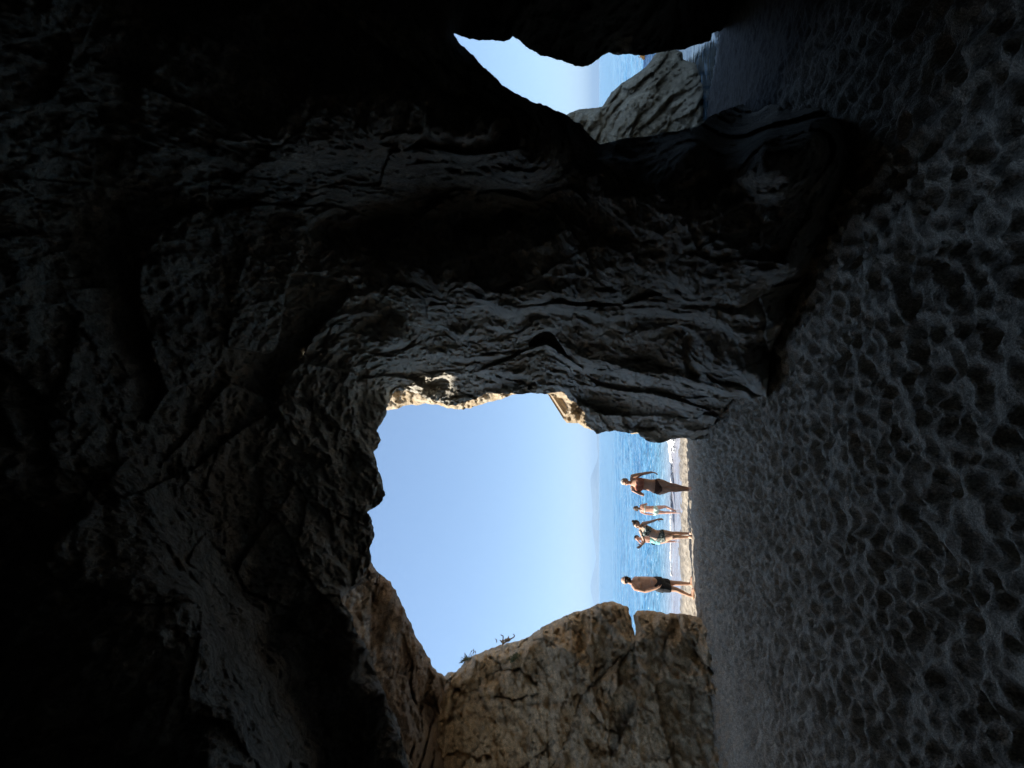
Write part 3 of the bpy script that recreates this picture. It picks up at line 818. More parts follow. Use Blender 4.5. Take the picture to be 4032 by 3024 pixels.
o = relief('sea_rock', arr((20, 56, .14)), arr((-18, 18, .14)), srock_r, lambda x, y: -poly_sd(x, y, SROCK), [(0.5, .05), (1.4, .15), (2.0, .35)], rock_grey, edge_noise=2.0, centre=(1400, 290))
tag(o, 'grey layered rock standing in the water seen through the smaller right-hand opening', 'rock')


# ------------------------------------------------------------------ unseen rock blocks, shaped to cast shade on the beach
def rough_wall(path, z0, z1, st=0.4, out=0.3):
    """vertical rough rock face along a plan polyline"""
    pts = []
    for (ax, ay), (bx, by) in zip(path[:-1], path[1:]):
        n = max(2, int(math.hypot(bx - ax, by - ay) / st))
        for k in range(n):
            pts.append((ax + (bx - ax) * k / n, ay + (by - ay) * k / n))
    pts.append(path[-1])
    pts = np.array(pts); zs = np.arange(z0, z1 + .01, st)
    tan = np.gradient(pts, axis=0); tan /= np.linalg.norm(tan, axis=1)[:, None] + 1e-9
    nor = np.stack([tan[:, 1], -tan[:, 0]], -1)
    X = np.repeat(pts[None, :, 0], len(zs), 0); Y = np.repeat(pts[None, :, 1], len(zs), 0); Z = np.repeat(zs[:, None], len(pts), 1)
    P = np.stack([X.ravel(), Y.ravel(), Z.ravel()], -1)
    h = (out * fbm(P * 0.4, 3) + 0.8 * out * fbm(P * 1.3, 3)).reshape(X.shape)
    X = X + nor[:, 0] * h; Y = Y + nor[:, 1] * h
    V = np.stack([X, Y, Z], -1).reshape(-1, 3); ny, nx = X.shape
    idx = np.arange(ny * nx).reshape(ny, nx)
    F = np.stack([idx[:-1, :-1], idx[:-1, 1:], idx[1:, 1:], idx[1:, :-1]], -1).reshape(-1, 4)
    return V, F, idx


def build_mass():
    # unseen blocks left of the cave and behind the pillar, placed for shade
    left = [(-9.4, 0.5), (-9.3, FRONT - 0.55), (-14, FRONT - 2.2), (-14, 0.5), (-9.4, 0.5)]
    post = [(1.9, 9.2), (4.7, 9.2), (2.9, 5.9), (1.9, 5.9), (1.9, 9.2)]
    Vs, Fs, off = [], [], 0
    for path, z0, z1 in ((left, -2.0, 12.0), (post, -2.0, 8.5)):
        V, F, idx = rough_wall(path, z0, z1)
        n = len(V); c = V.mean(0)
        Vs.append(V); Fs.append(F + off)
        for row, z in ((0, z0), (-1, z1)):
            ids = idx[row]; cc = n + (0 if row == 0 else 1)
            quad = np.stack([ids[:-1], ids[1:], np.full(len(ids) - 1, cc), np.full(len(ids) - 1, cc)], -1)
            Fs.append(quad + off)
        ctr = np.array([[c[0], c[1], z0], [c[0], c[1], z1 + 1.5]])
        Vs.append(ctr); off += n + 2
    V = np.concatenate(Vs); F = np.concatenate(Fs)
    bm = bmesh.new(); vv = [bm.verts.new(v) for v in V]
    for f in F:
        ids = list(dict.fromkeys(int(q) for q in f))
        if len(ids) > 2:
            try: bm.faces.new([vv[q] for q in ids])
            except ValueError: pass
    me = bpy.data.meshes.new('cliff'); bm.to_mesh(me); bm.free()
    tag(link('cliff', me, rock_tan), kind='structure')  # both blocks are out of view, added for their shadow


FRONT = 8.95
build_mass()
# ------------------------------------------------------------------ people
def ground_D(X, Y):
    d = rays(X / K, Y / K); r = float(ground_r(d)); n = np.linalg.norm(d)
    return r / n * d[1] + 0.15      # a hand's breadth further out, on the sunlit side


def sea_D(X, Y, z=None):
    d = rays(X / K, Y / K)
    return (SEA - CAM[2]) / d[2] * d[1]


class Flesh:
    """overlapping limbs and masses that are fused into one continuous skin"""
    def __init__(s):
        s.bm = bmesh.new()

    def ball(s, c, r, M=None, seg=14):
        m = Matrix.Translation(Vector(c)) @ (M.to_4x4() if M is not None else Matrix()) @ Matrix.Diagonal((*r, 1) if not isinstance(r, float) else (r, r, r, 1))
        bmesh.ops.create_uvsphere(s.bm, u_segments=seg, v_segments=seg - 4, radius=1.0, matrix=m)

    def limb(s, pts, seg=14, flat=None):
        """pts: [(point, radius)], tapered tube with round ends; flat=(axis, factor) squashes the section"""
        rings = []
        P = [Vector(p) for p, r in pts]
        for k, (p, r) in enumerate(pts):
            t = (P[min(k + 1, len(P) - 1)] - P[max(k - 1, 0)]).normalized()
            a = t.orthogonal().normalized(); b = t.cross(a)
            ring = []
            for q in range(seg):
                th = 2 * math.pi * q / seg
                o = a * math.cos(th) * r + b * math.sin(th) * r
                if flat: o -= flat[0] * o.dot(flat[0]) * (1 - flat[1])
                ring.append(s.bm.verts.new(P[k] + o))
            if rings:
                # keep the rings unswisted
                best = min(range(seg), key=lambda sh: sum((rings[-1][i].co - P[k - 1] - (ring[(i + sh) % seg].co - P[k])).length for i in range(0, seg, 3)))
                ring = ring[best:] + ring[:best]
            rings.append(ring)
        for A, B in zip(rings[:-1], rings[1:]):
            for i in range(seg):
                s.bm.faces.new([A[i], A[(i + 1) % seg], B[(i + 1) % seg], B[i]])
        s.bm.faces.new(rings[0][::-1]); s.bm.faces.new(rings[-1])
        for (p, r) in (pts[0], pts[-1]):
            if flat is None: s.ball(p, float(r) * 0.99)

    def torso(s, secs, seg=24):
        """secs: [(centre, lateral, forward, half width, half depth)]"""
        rings = []
        for c, L, F, a, b in secs:
            c = Vector(c)
            rings.append([s.bm.verts.new(c + L * a * math.copysign(abs(math.cos(t)) ** .85, math.cos(t)) + F * b * math.copysign(abs(math.sin(t)) ** .85, math.sin(t))) for t in [2 * math.pi * q / seg for q in range(seg)]])
        for A, B in zip(rings[:-1], rings[1:]):
            for i in range(seg):
                s.bm.faces.new([A[i], A[(i + 1) % seg], B[(i + 1) % seg], B[i]])
        s.bm.faces.new(rings[0][::-1]); s.bm.faces.new(rings[-1])

    def hand(s, wrist, d, up, size=1.0, curl=0.5, thumb=1):
        """d = direction of the fingers, up = back of the hand"""
        d = Vector(d).normalized(); up = Vector(up); up = (up - d * up.dot(d)).normalized(); sd = d.cross(up) * thumb
        w = Vector(wrist)
        s.limb([(w, .026 * size), (w + d * .03 * size, .034 * size), (w + d * .085 * size, .038 * size)], flat=(up, .5))
        for k, ln in enumerate((.070, .080, .074, .058)):
            o = w + d * .082 * size + sd * (.029 - .0195 * k) * size
            c1 = curl * (0.6 + 0.12 * k)
            d1 = (d * math.cos(c1 * .6) - up * math.sin(c1 * .6)); d2 = (d * math.cos(c1 * 1.5) - up * math.sin(c1 * 1.5))
            q = o + d1 * ln * .52 * size; e = q + d2 * ln * .48 * size
            s.limb([(o, .0102 * size), (q, .0094 * size), (e, .0078 * size)], seg=10)
        o = w + d * .022 * size + sd * .028 * size
        q = o + (d * .55 + sd * .75 - up * .3).normalized() * .042 * size
        e = q + (d * .9 + sd * .25 - up * .3).normalized() * .032 * size
        s.limb([(o, .0135 * size), (q, .0115 * size), (e, .009 * size)], seg=10)

    def foot(s, ankle, toe, size=1.0, gz=None):
        a = Vector(ankle); t = Vector(toe); g = t.z if gz is None else gz
        f = Vector((t.x - a.x, t.y - a.y, 0)); f = f.normalized() if f.length > 1e-4 else Vector((0, -1, 0))
        up = Vector((0, 0, 1)); sd = f.cross(up)
        heel = Vector((a.x, a.y, g + .032 * size)) - f * .045 * size
        mid = Vector((a.x, a.y, g + .036 * size)) + f * .075 * size
        fr = Vector((a.x, a.y, g + .022 * size)) + f * .15 * size
        s.limb([(a, .036 * size), (Vector((a.x, a.y, g + .055 * size)), .038 * size)])
        s.limb([(heel, .032 * size), (Vector((a.x, a.y, g + .045 * size)), .04 * size), (mid, .040 * size), (fr, .040 * size)])
        s.ball(fr, (.043 * size, .043 * size, .018 * size))
        for k in range(5):
            o = fr + f * (.03 - .006 * k) * size + sd * (.030 - .0155 * k) * size
            s.limb([(o - up * .006, .012 * size), (o + f * .028 * size - up * .008, .0095 * size if k else .0125 * size)], seg=8)

    def head(s, c, up, face, k=1.0, nose=1.0):
        up = Vector(up).normalized(); f = Vector(face); f = (f - up * f.dot(up)).normalized(); sd = f.cross(up)
        M = Matrix((sd, f, up)).transposed()
        c = Vector(c)
        s.ball(c + up * .022 * k - f * .010 * k, (.074 * k, .094 * k, .088 * k), M, 18)
        s.ball(c - up * .035 * k + f * .030 * k, (.058 * k, .062 * k, .075 * k), M)
        s.ball(c - up * .092 * k + f * .060 * k, (.030 * k, .026 * k, .024 * k), M)          # chin
        s.limb([(c + f * .082 * k + up * .012 * k, .009 * k), (c + f * .102 * k - up * .026 * k, .0145 * k * nose)], seg=10)
        s.ball(c + f * .078 * k + up * .026 * k, (.05 * k, .016 * k, .012 * k), M)           # brow
        s.ball(c + f * .082 * k - up * .058 * k, (.024 * k, .012 * k, .011 * k), M)          # lips
        for q in (-1, 1):
            s.ball(c + sd * .075 * k * q - up * .008 * k - f * .008 * k, (.011 * k, .02 * k, .03 * k), M)
            s.ball(c + sd * .042 * k * q + f * .058 * k - up * .022 * k, (.024 * k, .02 * k, .02 * k), M)  # cheek
        return M

    def skin(s, voxel=0.0068, it=5):
        me = bpy.data.meshes.new('tmp'); s.bm.to_mesh(me); s.bm.free()
        o = bpy.data.objects.new('tmp', me); COL.objects.link(o)
        m = o.modifiers.new('r', 'REMESH'); m.mode = 'VOXEL'; m.voxel_size = voxel
        m2 = o.modifiers.new('s', 'SMOOTH'); m2.iterations = it; m2.factor = 0.5
        dg = bpy.context.evaluated_depsgraph_get()
        res = bpy.data.meshes.new_from_object(o.evaluated_get(dg))
        bpy.data.objects.remove(o); bpy.data.meshes.remove(me)
        res.polygons.foreach_set('use_smooth', np.ones(len(res.polygons), bool))
        return res


def mesh_arrays(me):
    n = len(me.vertices); co = np.empty(n * 3, np.float32); me.vertices.foreach_get('co', co); co = co.reshape(-1, 3)
    no = np.empty(n * 3, np.float32); me.vertices.foreach_get('normal', no); no = no.reshape(-1, 3)
    F = [tuple(p.vertices) for p in me.polygons]
    return co, no, F


class Person:
    def __init__(s, label, group=None):
        s.fl = Flesh(); s.label = label; s.group = group

    def build(s, origin, skin_mat, voxel=0.0068):
        s.root = empty('person', Vector(origin)); tag(s.root, s.label, 'person', s.group)
        s.o = np.array(origin, float)
        me = s.fl.skin(voxel); me.name = 'body'
        s.co, s.no, s.F = mesh_arrays(me)
        s.fi = np.array([f if len(f) == 4 else (f[0], f[1], f[2], f[2]) for f in s.F]); s.fc = s.co[s.fi].mean(1)
        me.transform(Matrix.Translation(-Vector(origin)))
        s.body = link('body', me, skin_mat, s.root)
        return s.root

    def cloth(s, name, pred, off, mat, thick=0.004, noise=0.0, extra=None, label=None):
        """a garment or hair: the part of the skin where pred is true, lifted off it"""
        k = pred(s.fc)
        F = [s.F[i] for i in np.nonzero(k)[0]]
        used = sorted({v for f in F for v in f}); mp = {v: i for i, v in enumerate(used)}
        u = np.array(used, int)
        d = off
        if noise: d = off + noise * fbm(s.co[u] * 28.0, 3)[:, None]
        V = s.co[u] + s.no[u] * d - s.o
        bm = bmesh.new(); vv = [bm.verts.new(v) for v in V]
        for f in F: bm.faces.new([vv[mp[q]] for q in f])
        if extra: extra(bm, Vector(s.o))
        me = bpy.data.meshes.new(name); bm.to_mesh(me); bm.free()
        me.polygons.foreach_set('use_smooth', np.ones(len(me.polygons), bool))
        o = link(name, me, mat, s.root)
        m = o.modifiers.new('thick', 'SOLIDIFY'); m.thickness = max(thick, off * 0.9); m.offset = -1
        if label: o['label'] = label
        return o

    def eyes(s, c, M, k=1.0):
        sd, f, up = M.col[0], M.col[1], M.col[2]
        for q in (-1, 1):
            bm = bmesh.new(); bmesh.ops.create_uvsphere(bm, u_segments=10, v_segments=8, radius=.0115 * k, matrix=Matrix.Translation(Vector(c) + sd * .032 * k * q + f * .080 * k + up * .006 * k - Vector(s.o)))
            me = bpy.data.meshes.new('eye'); bm.to_mesh(me); bm.free(); link('eye', me, eye_m, s.root)


def skin_mat(name, col):
    m, nt, b = new_mat(name)
    tc = nd(nt, 'ShaderNodeTexCoord'); n = nd(nt, 'ShaderNodeTexNoise', Scale=9.0, Detail=4.0); nt.links.new(tc.outputs['Object'], n.inputs['Vector'])
    lo = (col[0] * .86, col[1] * .80, col[2] * .78); hi = (min(1, col[0] * 1.1), col[1] * 1.1, col[2] * 1.1)
    nt.links.new(ramp(nt, n.outputs['Fac'], [(.35, lo), (.65, hi)]), b.inputs['Base Color'])
    b.inputs['Roughness'].default_value = 0.48; b.inputs['Specular IOR Level'].default_value = 0.35
    return m


eye_m = plain_mat('eye', (.06, .045, .04), .25)
sk_old = skin_mat('tanned_skin', (.58, .345, .235)); sk_man = skin_mat('brown_skin', (.64, .40, .27)); sk_wom = skin_mat('fair_tanned_skin', (.70, .47, .33)); sk_kid = skin_mat('rosy_skin', (.62, .37, .28))
white_hair = plain_mat('white_hair', (.62, .58, .52), .6, .2, 90); dark_hair = plain_mat('dark_hair', (.045, .03, .022), .5, .3, 90); brown_hair = plain_mat('brown_hair', (.10, .065, .04), .5, .3, 90)
black_cloth = plain_mat('black_cloth', (.028, .03, .034), .75, .25, 20); mint = plain_mat('mint_cloth', (.50, .66, .60), .7, .08, 20); coral = plain_mat('coral_cloth', (.50, .19, .13), .7, .2, 14)
turq = plain_mat('turquoise_cloth', (.34, .70, .66), .6, .1, 20); brown_cloth = plain_mat('brown_cloth', (.12, .06, .045), .7, .2, 20); lens = plain_mat('dark_lens', (.015, .015, .018), .15, .1)
pat_m, pnt, pb = new_mat('patterned_cloth')
ptc = nd(pnt, 'ShaderNodeTexCoord'); pn = nd(pnt, 'ShaderNodeTexNoise', Scale=26.0, Detail=3.0); pnt.links.new(ptc.outputs['Object'], pn.inputs['Vector'])
pnt.links.new(ramp(pnt, pn.outputs['Fac'], [(.42, (.03, .04, .04)), (.5, (.10, .14, .13)), (.62, (.36, .40, .36))]), pb.inputs['Base Color']); pb.inputs['Roughness'].default_value = .75


def J(conv, D):
    def j(x, y, dy=0.0):
        X, Y = conv(x, y)
        return Vector(at(X, Y, D + dy))
    return j


def frame(F):
    F = Vector((F[0], F[1], 0)).normalized(); L = Vector((-F.y, F.x, 0))   # F forward, L the person's left
    return F, L


def lerp(a, b, t): return a + (b - a) * t


# ---- bald bearded man in dark shorts, turned to the right
def man():
    conv = lambda x, y: (2380 + x * .1808, 2200 + y * .1808)
    fr = conv(1942, 780); fl_ = conv(1908, 520)
    Dr, Dl = ground_D(*fr), ground_D(*fl_); D = (Dr + Dl) / 2
    j = J(conv, D)
    P = Person('bald bearded man in dark swim shorts and sunglasses standing apart, arms hanging, facing right'); f = P.fl
    F, L = frame((.80, -.60))
    neck = j(600, 520); pel = j(1250, 570); chest = j(800, 560); waist = j(1060, 535)
    f.torso([(lerp(pel, waist, -.35), L, F, .10, .09), (pel, L, F, .165, .125), (lerp(pel, waist, .5), L, F, .162, .122), (waist, L, F, .152, .118), (lerp(waist, chest, .5), L, F, .158, .122), (chest, L, F, .172, .128),
             (lerp(chest, neck, .45), L, F, .165, .108), (lerp(chest, neck, .8), L, F, .11, .075), (neck, L, F, .06, .055)])
    for q in (-1, 1): f.ball(lerp(chest, neck, .22) + L * .075 * q + F * .085, (.08, .045, .06), Matrix((L, F, Vector((0, 0, 1)))).transposed())
    f.ball(waist + F * .05 - Vector((0, 0, .02)), (.12, .10, .12), Matrix((L, F, Vector((0, 0, 1)))).transposed())
    hc = j(462, 468)
    f.limb([(neck - F * .01, .062), (lerp(neck, hc, .5), .056), (hc - Vector((0, 0, .03)), .055)])
    M = f.head(hc, Vector((0.03, 0, 1)), Vector((.93, -.36, 0)), 1.06)
    sr = j(665, 640, -.13); er = j(890, 705, -.16); wr = j(1135, 640, -.22)
    f.limb([(lerp(sr, neck, .35), .065), (sr, .062), (lerp(sr, er, .45), .053), (er, .042)]); f.limb([(er, .042), (lerp(er, wr, .3), .044), (wr, .029)])
    f.hand(wr, j(1262, 590, -.24) - wr, -L * .6 - F * .6, 1.0, .5, 1)
    sl = j(680, 440, .16); el = j(925, 425, .26); wl = j(1110, 428, .16)
    f.limb([(lerp(sl, neck, .35), .065), (sl, .062), (lerp(sl, el, .45), .053), (el, .042)]); f.limb([(el, .042), (lerp(el, wl, .3), .043), (wl, .029)])
    f.hand(wl, j(1215, 405, .12) - wl, L + F * .4, 1.0, .7, -1)
    for (hip, kn, an, toe, Df) in ((j(1270, 620, -.06), j(1555, 668, -.10), (1850, 800), (1942, 700), Dr), (j(1270, 530, .07), j(1520, 530, .06), (1845, 545), (1908, 440), Dl)):
        jj = J(conv, Df); a = jj(*an); t = jj(*toe)
        f.limb([(hip, .098), (lerp(hip, kn, .4), .084), (kn, .058)]); f.limb([(kn, .057), (lerp(kn, a, .3), .056), (lerp(kn, a, .65), .043), (a, .035)])
        g = sand_z(a.x, a.y) - .004
        f.foot(a, t, 1.05, g)
    gz = sand_z(j(1942, 700).x, Dr)
    P.build((neck.x, D, gz), sk_man)
    up = Vector((0, 0, 1)); zc = hc.z
    hv = np.array(hc); mf = np.array(M.col[1]); ms = np.array(M.col[0])
    rel = lambda c: (c - hv)
    P.cloth('beard', lambda c: (np.abs(rel(c)[:, 2] + .075) < .052) & (rel(c) @ mf > .0) & (np.linalg.norm(rel(c) * [1, 1, .8], axis=1) < .14) & ~((np.abs(rel(c) @ ms) < .022) & (np.abs(rel(c)[:, 2] + .056) < .012)), .012, dark_hair, noise=.006)
    P.cloth('sunglasses', lambda c: (np.abs(rel(c)[:, 2] - .006) < .021) & (rel(c) @ mf > -.01) & (np.linalg.norm(rel(c), axis=1) < .125), .010, lens)
    zs0, zs1 = waist.z - .015, j(1378, 600).z
    # loose shorts: two legs and a seat
    fl = Flesh()
    h = [j(1270, 620, -.06), j(1270, 530, .07)]; kk = [j(1555, 668, -.10), j(1520, 530, .06)]
    fl.torso([(lerp(pel, waist, -.30), L, F, .14, .12), (pel, L, F, .192, .148), (lerp(pel, waist, .5), L, F, .182, .140), (Vector((waist.x, waist.y, zs0)), L, F, .160, .127)])
    for a, b in zip(h, kk):
        t = (a.z - zs1) / (a.z - b.z); fl.limb([(a + up * .03, .118), (lerp(a, b, .3), .112), (lerp(a, b, t), .106)])
    me = fl.skin(.009, 5); co, no, FF = mesh_arrays(me)
    co = co + no * (0.006 * fbm(co * np.array([16., 16., 5.]), 3)[:, None])
    me.vertices.foreach_set('co', co.astype(np.float32).ravel()); me.transform(Matrix.Translation(-Vector(P.o))); me.name = 'swim_shorts'
    link('swim_shorts', me, black_cloth, P.root)


def female(P, j, F, L, neck, chest, waist, pel, k, bust=1.0, belly=0.0, hipw=1.0):
    f = P.fl
    ax = (neck - pel).normalized(); Lt = (L - ax * L.dot(ax)).normalized(); Ft = (F - ax * F.dot(ax)).normalized()
    T = lambda c, a, b: (c, Lt, Ft, a * k, b * k)
    f.torso([T(lerp(pel, waist, -.5), .08, .08), T(lerp(pel, waist, -.15), .158 * hipw, .118), T(lerp(pel, waist, .3), .160 * hipw, .115 + belly * .3), T(lerp(pel, waist, .7), .138, .102 + belly * .6), T(waist, .125 + belly * .2, .095 + belly * .4), T(lerp(waist, chest, .5), .132 + belly * .2, .10 + belly * .2), T(chest, .145, .105),
             T(lerp(chest, neck, .45), .145, .088), T(lerp(chest, neck, .8), .095, .062), T(neck, .047, .046)])
    M = Matrix((Lt, Ft, ax)).transposed()
    if bust:
        for q in (-1, 1): f.ball(lerp(chest, neck, .08) + Lt * .074 * q * k + Ft * .085 * k, (.064 * k * bust, .062 * k * bust, .066 * k * bust), M)
    for q in (-1, 1): f.ball(lerp(pel, waist, -.22) + Lt * .075 * q * k - Ft * .075 * k, (.085 * k * hipw, .075 * k, .088 * k), M)
    if belly: f.ball(lerp(pel, waist, .45) + Ft * .06 * k, (.125 * k, .085 * k, .13 * k), M)
    return Lt, Ft, ax


def fleg(f, hip, kn, an, toe, k, g, w=1.0):
    f.limb([(hip, .092 * k * w), (lerp(hip, kn, .4), .080 * k * w), (lerp(hip, kn, .8), .060 * k), (kn, .053 * k)]); f.limb([(kn, .052 * k), (lerp(kn, an, .28), .052 * k * w), (lerp(kn, an, .65), .038 * k), (an, .031 * k)])
    f.foot(an, toe, .93 * k, g)


def farm(f, neck, s_, e, w, k, wid=1.0):
    f.limb([(lerp(s_, neck, .4), .05 * k), (s_, .052 * k * wid), (lerp(s_, e, .5), .043 * k * wid), (e, .035 * k)]); f.limb([(e, .035 * k), (lerp(e, w, .3), .036 * k), (w, .023 * k)])


# ---- older woman with white hair walking up the beach
def older_woman():
    conv = lambda x, y: (2420 + x * .1537, 1840 + y * .1537)
    D = ground_D(*conv(2005, 550)) + 0.25; j = J(conv, D)
    P = Person('older white haired woman in coral bathing top, bent arm raised to her neck'); f = P.fl
    F, L = frame((-.22, -1))
    neck = j(430, 405); chest = j(640, 415); waist = j(860, 450); pel = j(1060, 495)
    female(P, j, F, L, neck, chest, waist, pel, 1.06, 1.45, .07, 1.08)
    hc = j(285, 378)
    f.limb([(neck, .052), (lerp(neck, hc, .5), .048), (hc, .05)])
    M = f.head(hc, Vector((0.0, 0, 1)), Vector((-.30, -1, 0)), 1.0)
    s_, e, w = j(455, 240, .02), j(725, 165, .02), j(955, 125, -.05); farm(f, neck, s_, e, w, 1.12, 1.15); f.hand(w, j(1140, 165, -.1) - w, Vector((1, .1, .2)), .98, .6, -1)
    s_, e, w = j(480, 570, .0), j(725, 705, -.06), j(500, 600, -.24); farm(f, neck, s_, e, w, 1.12, 1.15); f.hand(w, j(385, 470, -.16) - w, Vector((-.4, -1, .1)), .98, .7, -1)
    for hip, kn, an, toe in ((j(1130, 395), j(1450, 460, -.05), j(1850, 535, .02), j(1990, 565, -.15)), (j(1130, 595), j(1430, 570, -.12), j(1880, 575, -.03), j(2010, 560, -.25))):
        fleg(f, hip, kn, an, toe, 1.1, sand_z(an.x, an.y) - .004, 1.12)
    P.build((pel.x, D, sand_z(pel.x, D)), sk_old)
    P.eyes(hc, M)
    hv = np.array(hc); mf = np.array(M.col[1]); rel = lambda c: c - hv
    P.cloth('hair', lambda c: (np.linalg.norm(rel(c), axis=1) < .135) & ((rel(c)[:, 2] > .058 + .25 * np.clip(rel(c) @ mf, 0, 1) - .0) | ((rel(c) @ mf < -.012) & (rel(c)[:, 2] > -.06))), .020, white_hair, noise=.012)
    cv = np.array(lerp(chest, neck, .02)); ax = np.array((neck - pel).normalized()); Fv = np.array(F); Lv = np.array(L)
    P.cloth('bathing_top', lambda c: (np.abs((c - cv) @ ax + .0) < .095 - .035 * ((c - cv) @ Fv < .02)) & (np.abs((c - cv) @ Lv) < .185) & (np.linalg.norm(c - cv, axis=1) < .24), .006, coral)
    pv = np.array(lerp(pel, waist, -.15))
    def ties(bm, o):
        for side in (-1, 1):
            b = Vector(pv) + L * .175 * side + Vector((0, 0, .05)) - o
            for dz, dx in ((-.14, .05), (-.10, .02)):
                M4 = (b, b + L * side * (.012 + dx * .5) + Vector((0, 0, dz * .5)), b + L * side * dx + Vector((0, 0, dz)))
                for p, q in zip(M4[:-1], M4[1:]):
                    d = (q - p); rot = d.to_track_quat('Z', 'Y').to_matrix().to_4x4()
                    bmesh.ops.create_cone(bm, segments=6, radius1=.006, radius2=.005, depth=d.length, cap_ends=True, matrix=Matrix.Translation((p + q) / 2) @ rot)
    P.cloth('bikini_bottom', lambda c: (((c - pv) @ ax < .075) & ((c - pv) @ ax > -.11 + .75 * np.clip(np.abs((c - pv) @ Lv) - .03, 0, .23)) & (np.linalg.norm(c - pv, axis=1) < .26)), .005, brown_cloth, extra=ties)


# ---- woman in a dark patterned bikini, running up the beach
def bikini_woman():
    conv = lambda x, y: (2440 + x * .1386, 1960 + y * .1386)
    D = ground_D(*conv(2035, 1070)); j = J(conv, D)
    P = Person('young woman with hair bun in dark patterned bikini, leaning with her arms out'); f = P.fl
    F, L = frame((-.25, -1))
    neck = j(600, 830); chest = j(770, 925); waist = j(960, 1020); pel = j(1130, 1090); k = .93
    female(P, j, F, L, neck, chest, waist, pel, k, 1.0, .02, 1.05)
    hc = j(495, 755); up = (hc - neck).normalized() * .4 + Vector((0, 0, .6))
    f.limb([(neck, .046), (lerp(neck, hc, .5), .042), (hc, .045)])
    M = f.head(hc, up, Vector((-.75, -.75, 0)), .97)
    s_, e, w = j(665, 735, .02), j(870, 685, .0), j(1070, 615, -.05); farm(f, neck, s_, e, w, .93); f.hand(w, j(1235, 600, -.08) - w, Vector((.8, -.5, .3)), .92, .35, 1)
    s_, e, w = j(590, 945, .0), j(705, 1245, -.06), j(625, 1345, -.20); farm(f, neck, s_, e, w, .93); f.hand(w, j(545, 1405, -.22) - w, Vector((-.2, -1, .4)), .92, .5, 1)
    for hip, kn, an, toe in ((j(1215, 1005), j(1510, 1015, .02), j(1960, 1010, .06), j(2025, 1010, -.12)), (j(1215, 1175), j(1520, 1105, -.14), j(1975, 1120, -.02), j(2035, 1125, -.2))):
        fleg(f, hip, kn, an, toe, .95, sand_z(an.x, an.y) - .004, 1.05)
    P.build((pel.x, D, sand_z(pel.x, D)), sk_wom)
    P.eyes(hc, M, .97)
    hv = np.array(hc); mf = np.array(M.col[1]); mu = np.array(M.col[2]); rel = lambda c: c - hv
    def bun(bm, o):
        bmesh.ops.create_icosphere(bm, subdivisions=3, radius=.045, matrix=Matrix.Translation(hc + Vector(mu) * .105 - Vector(mf) * .045 - o))
    P.cloth('hair', lambda c: (np.linalg.norm(rel(c), axis=1) < .13) & ((rel(c) @ mu > .055 + .28 * np.clip(rel(c) @ mf, 0, 1)) | ((rel(c) @ mf < -.02) & (rel(c) @ mu > -.055))), .012, dark_hair, noise=.005, extra=bun)
    ax = np.array((neck - pel).normalized()); Lt = np.array((L - Vector(ax) * L.dot(Vector(ax))).normalized()); Fv = np.array(F)
    cv = np.array(lerp(chest, neck, .05))
    def top(c):
        d = c - cv; h = d @ ax; l = np.abs(d @ Lt); fr = d @ Fv
        cups = (np.abs(h) < .072) & (l < .16) & (fr > .02); band = (np.abs(h + .055) < .028); strap = (np.abs(l - .075) < .011) & (h > 0) & (h < .17)
        return (cups | band | strap) & (np.linalg.norm(d, axis=1) < .225) & (l < .168)
    P.cloth('bikini_top', top, .006, pat_m)
    pv = np.array(lerp(pel, waist, -.15))
    P.cloth('bikini_bottom', lambda c: (((c - pv) @ ax < .085) & ((c - pv) @ ax > -.12 + .72 * np.clip(np.abs((c - pv) @ Lt) - .03, 0, .2)) & (np.linalg.norm(c - pv, axis=1) < .24)), .006, pat_m)


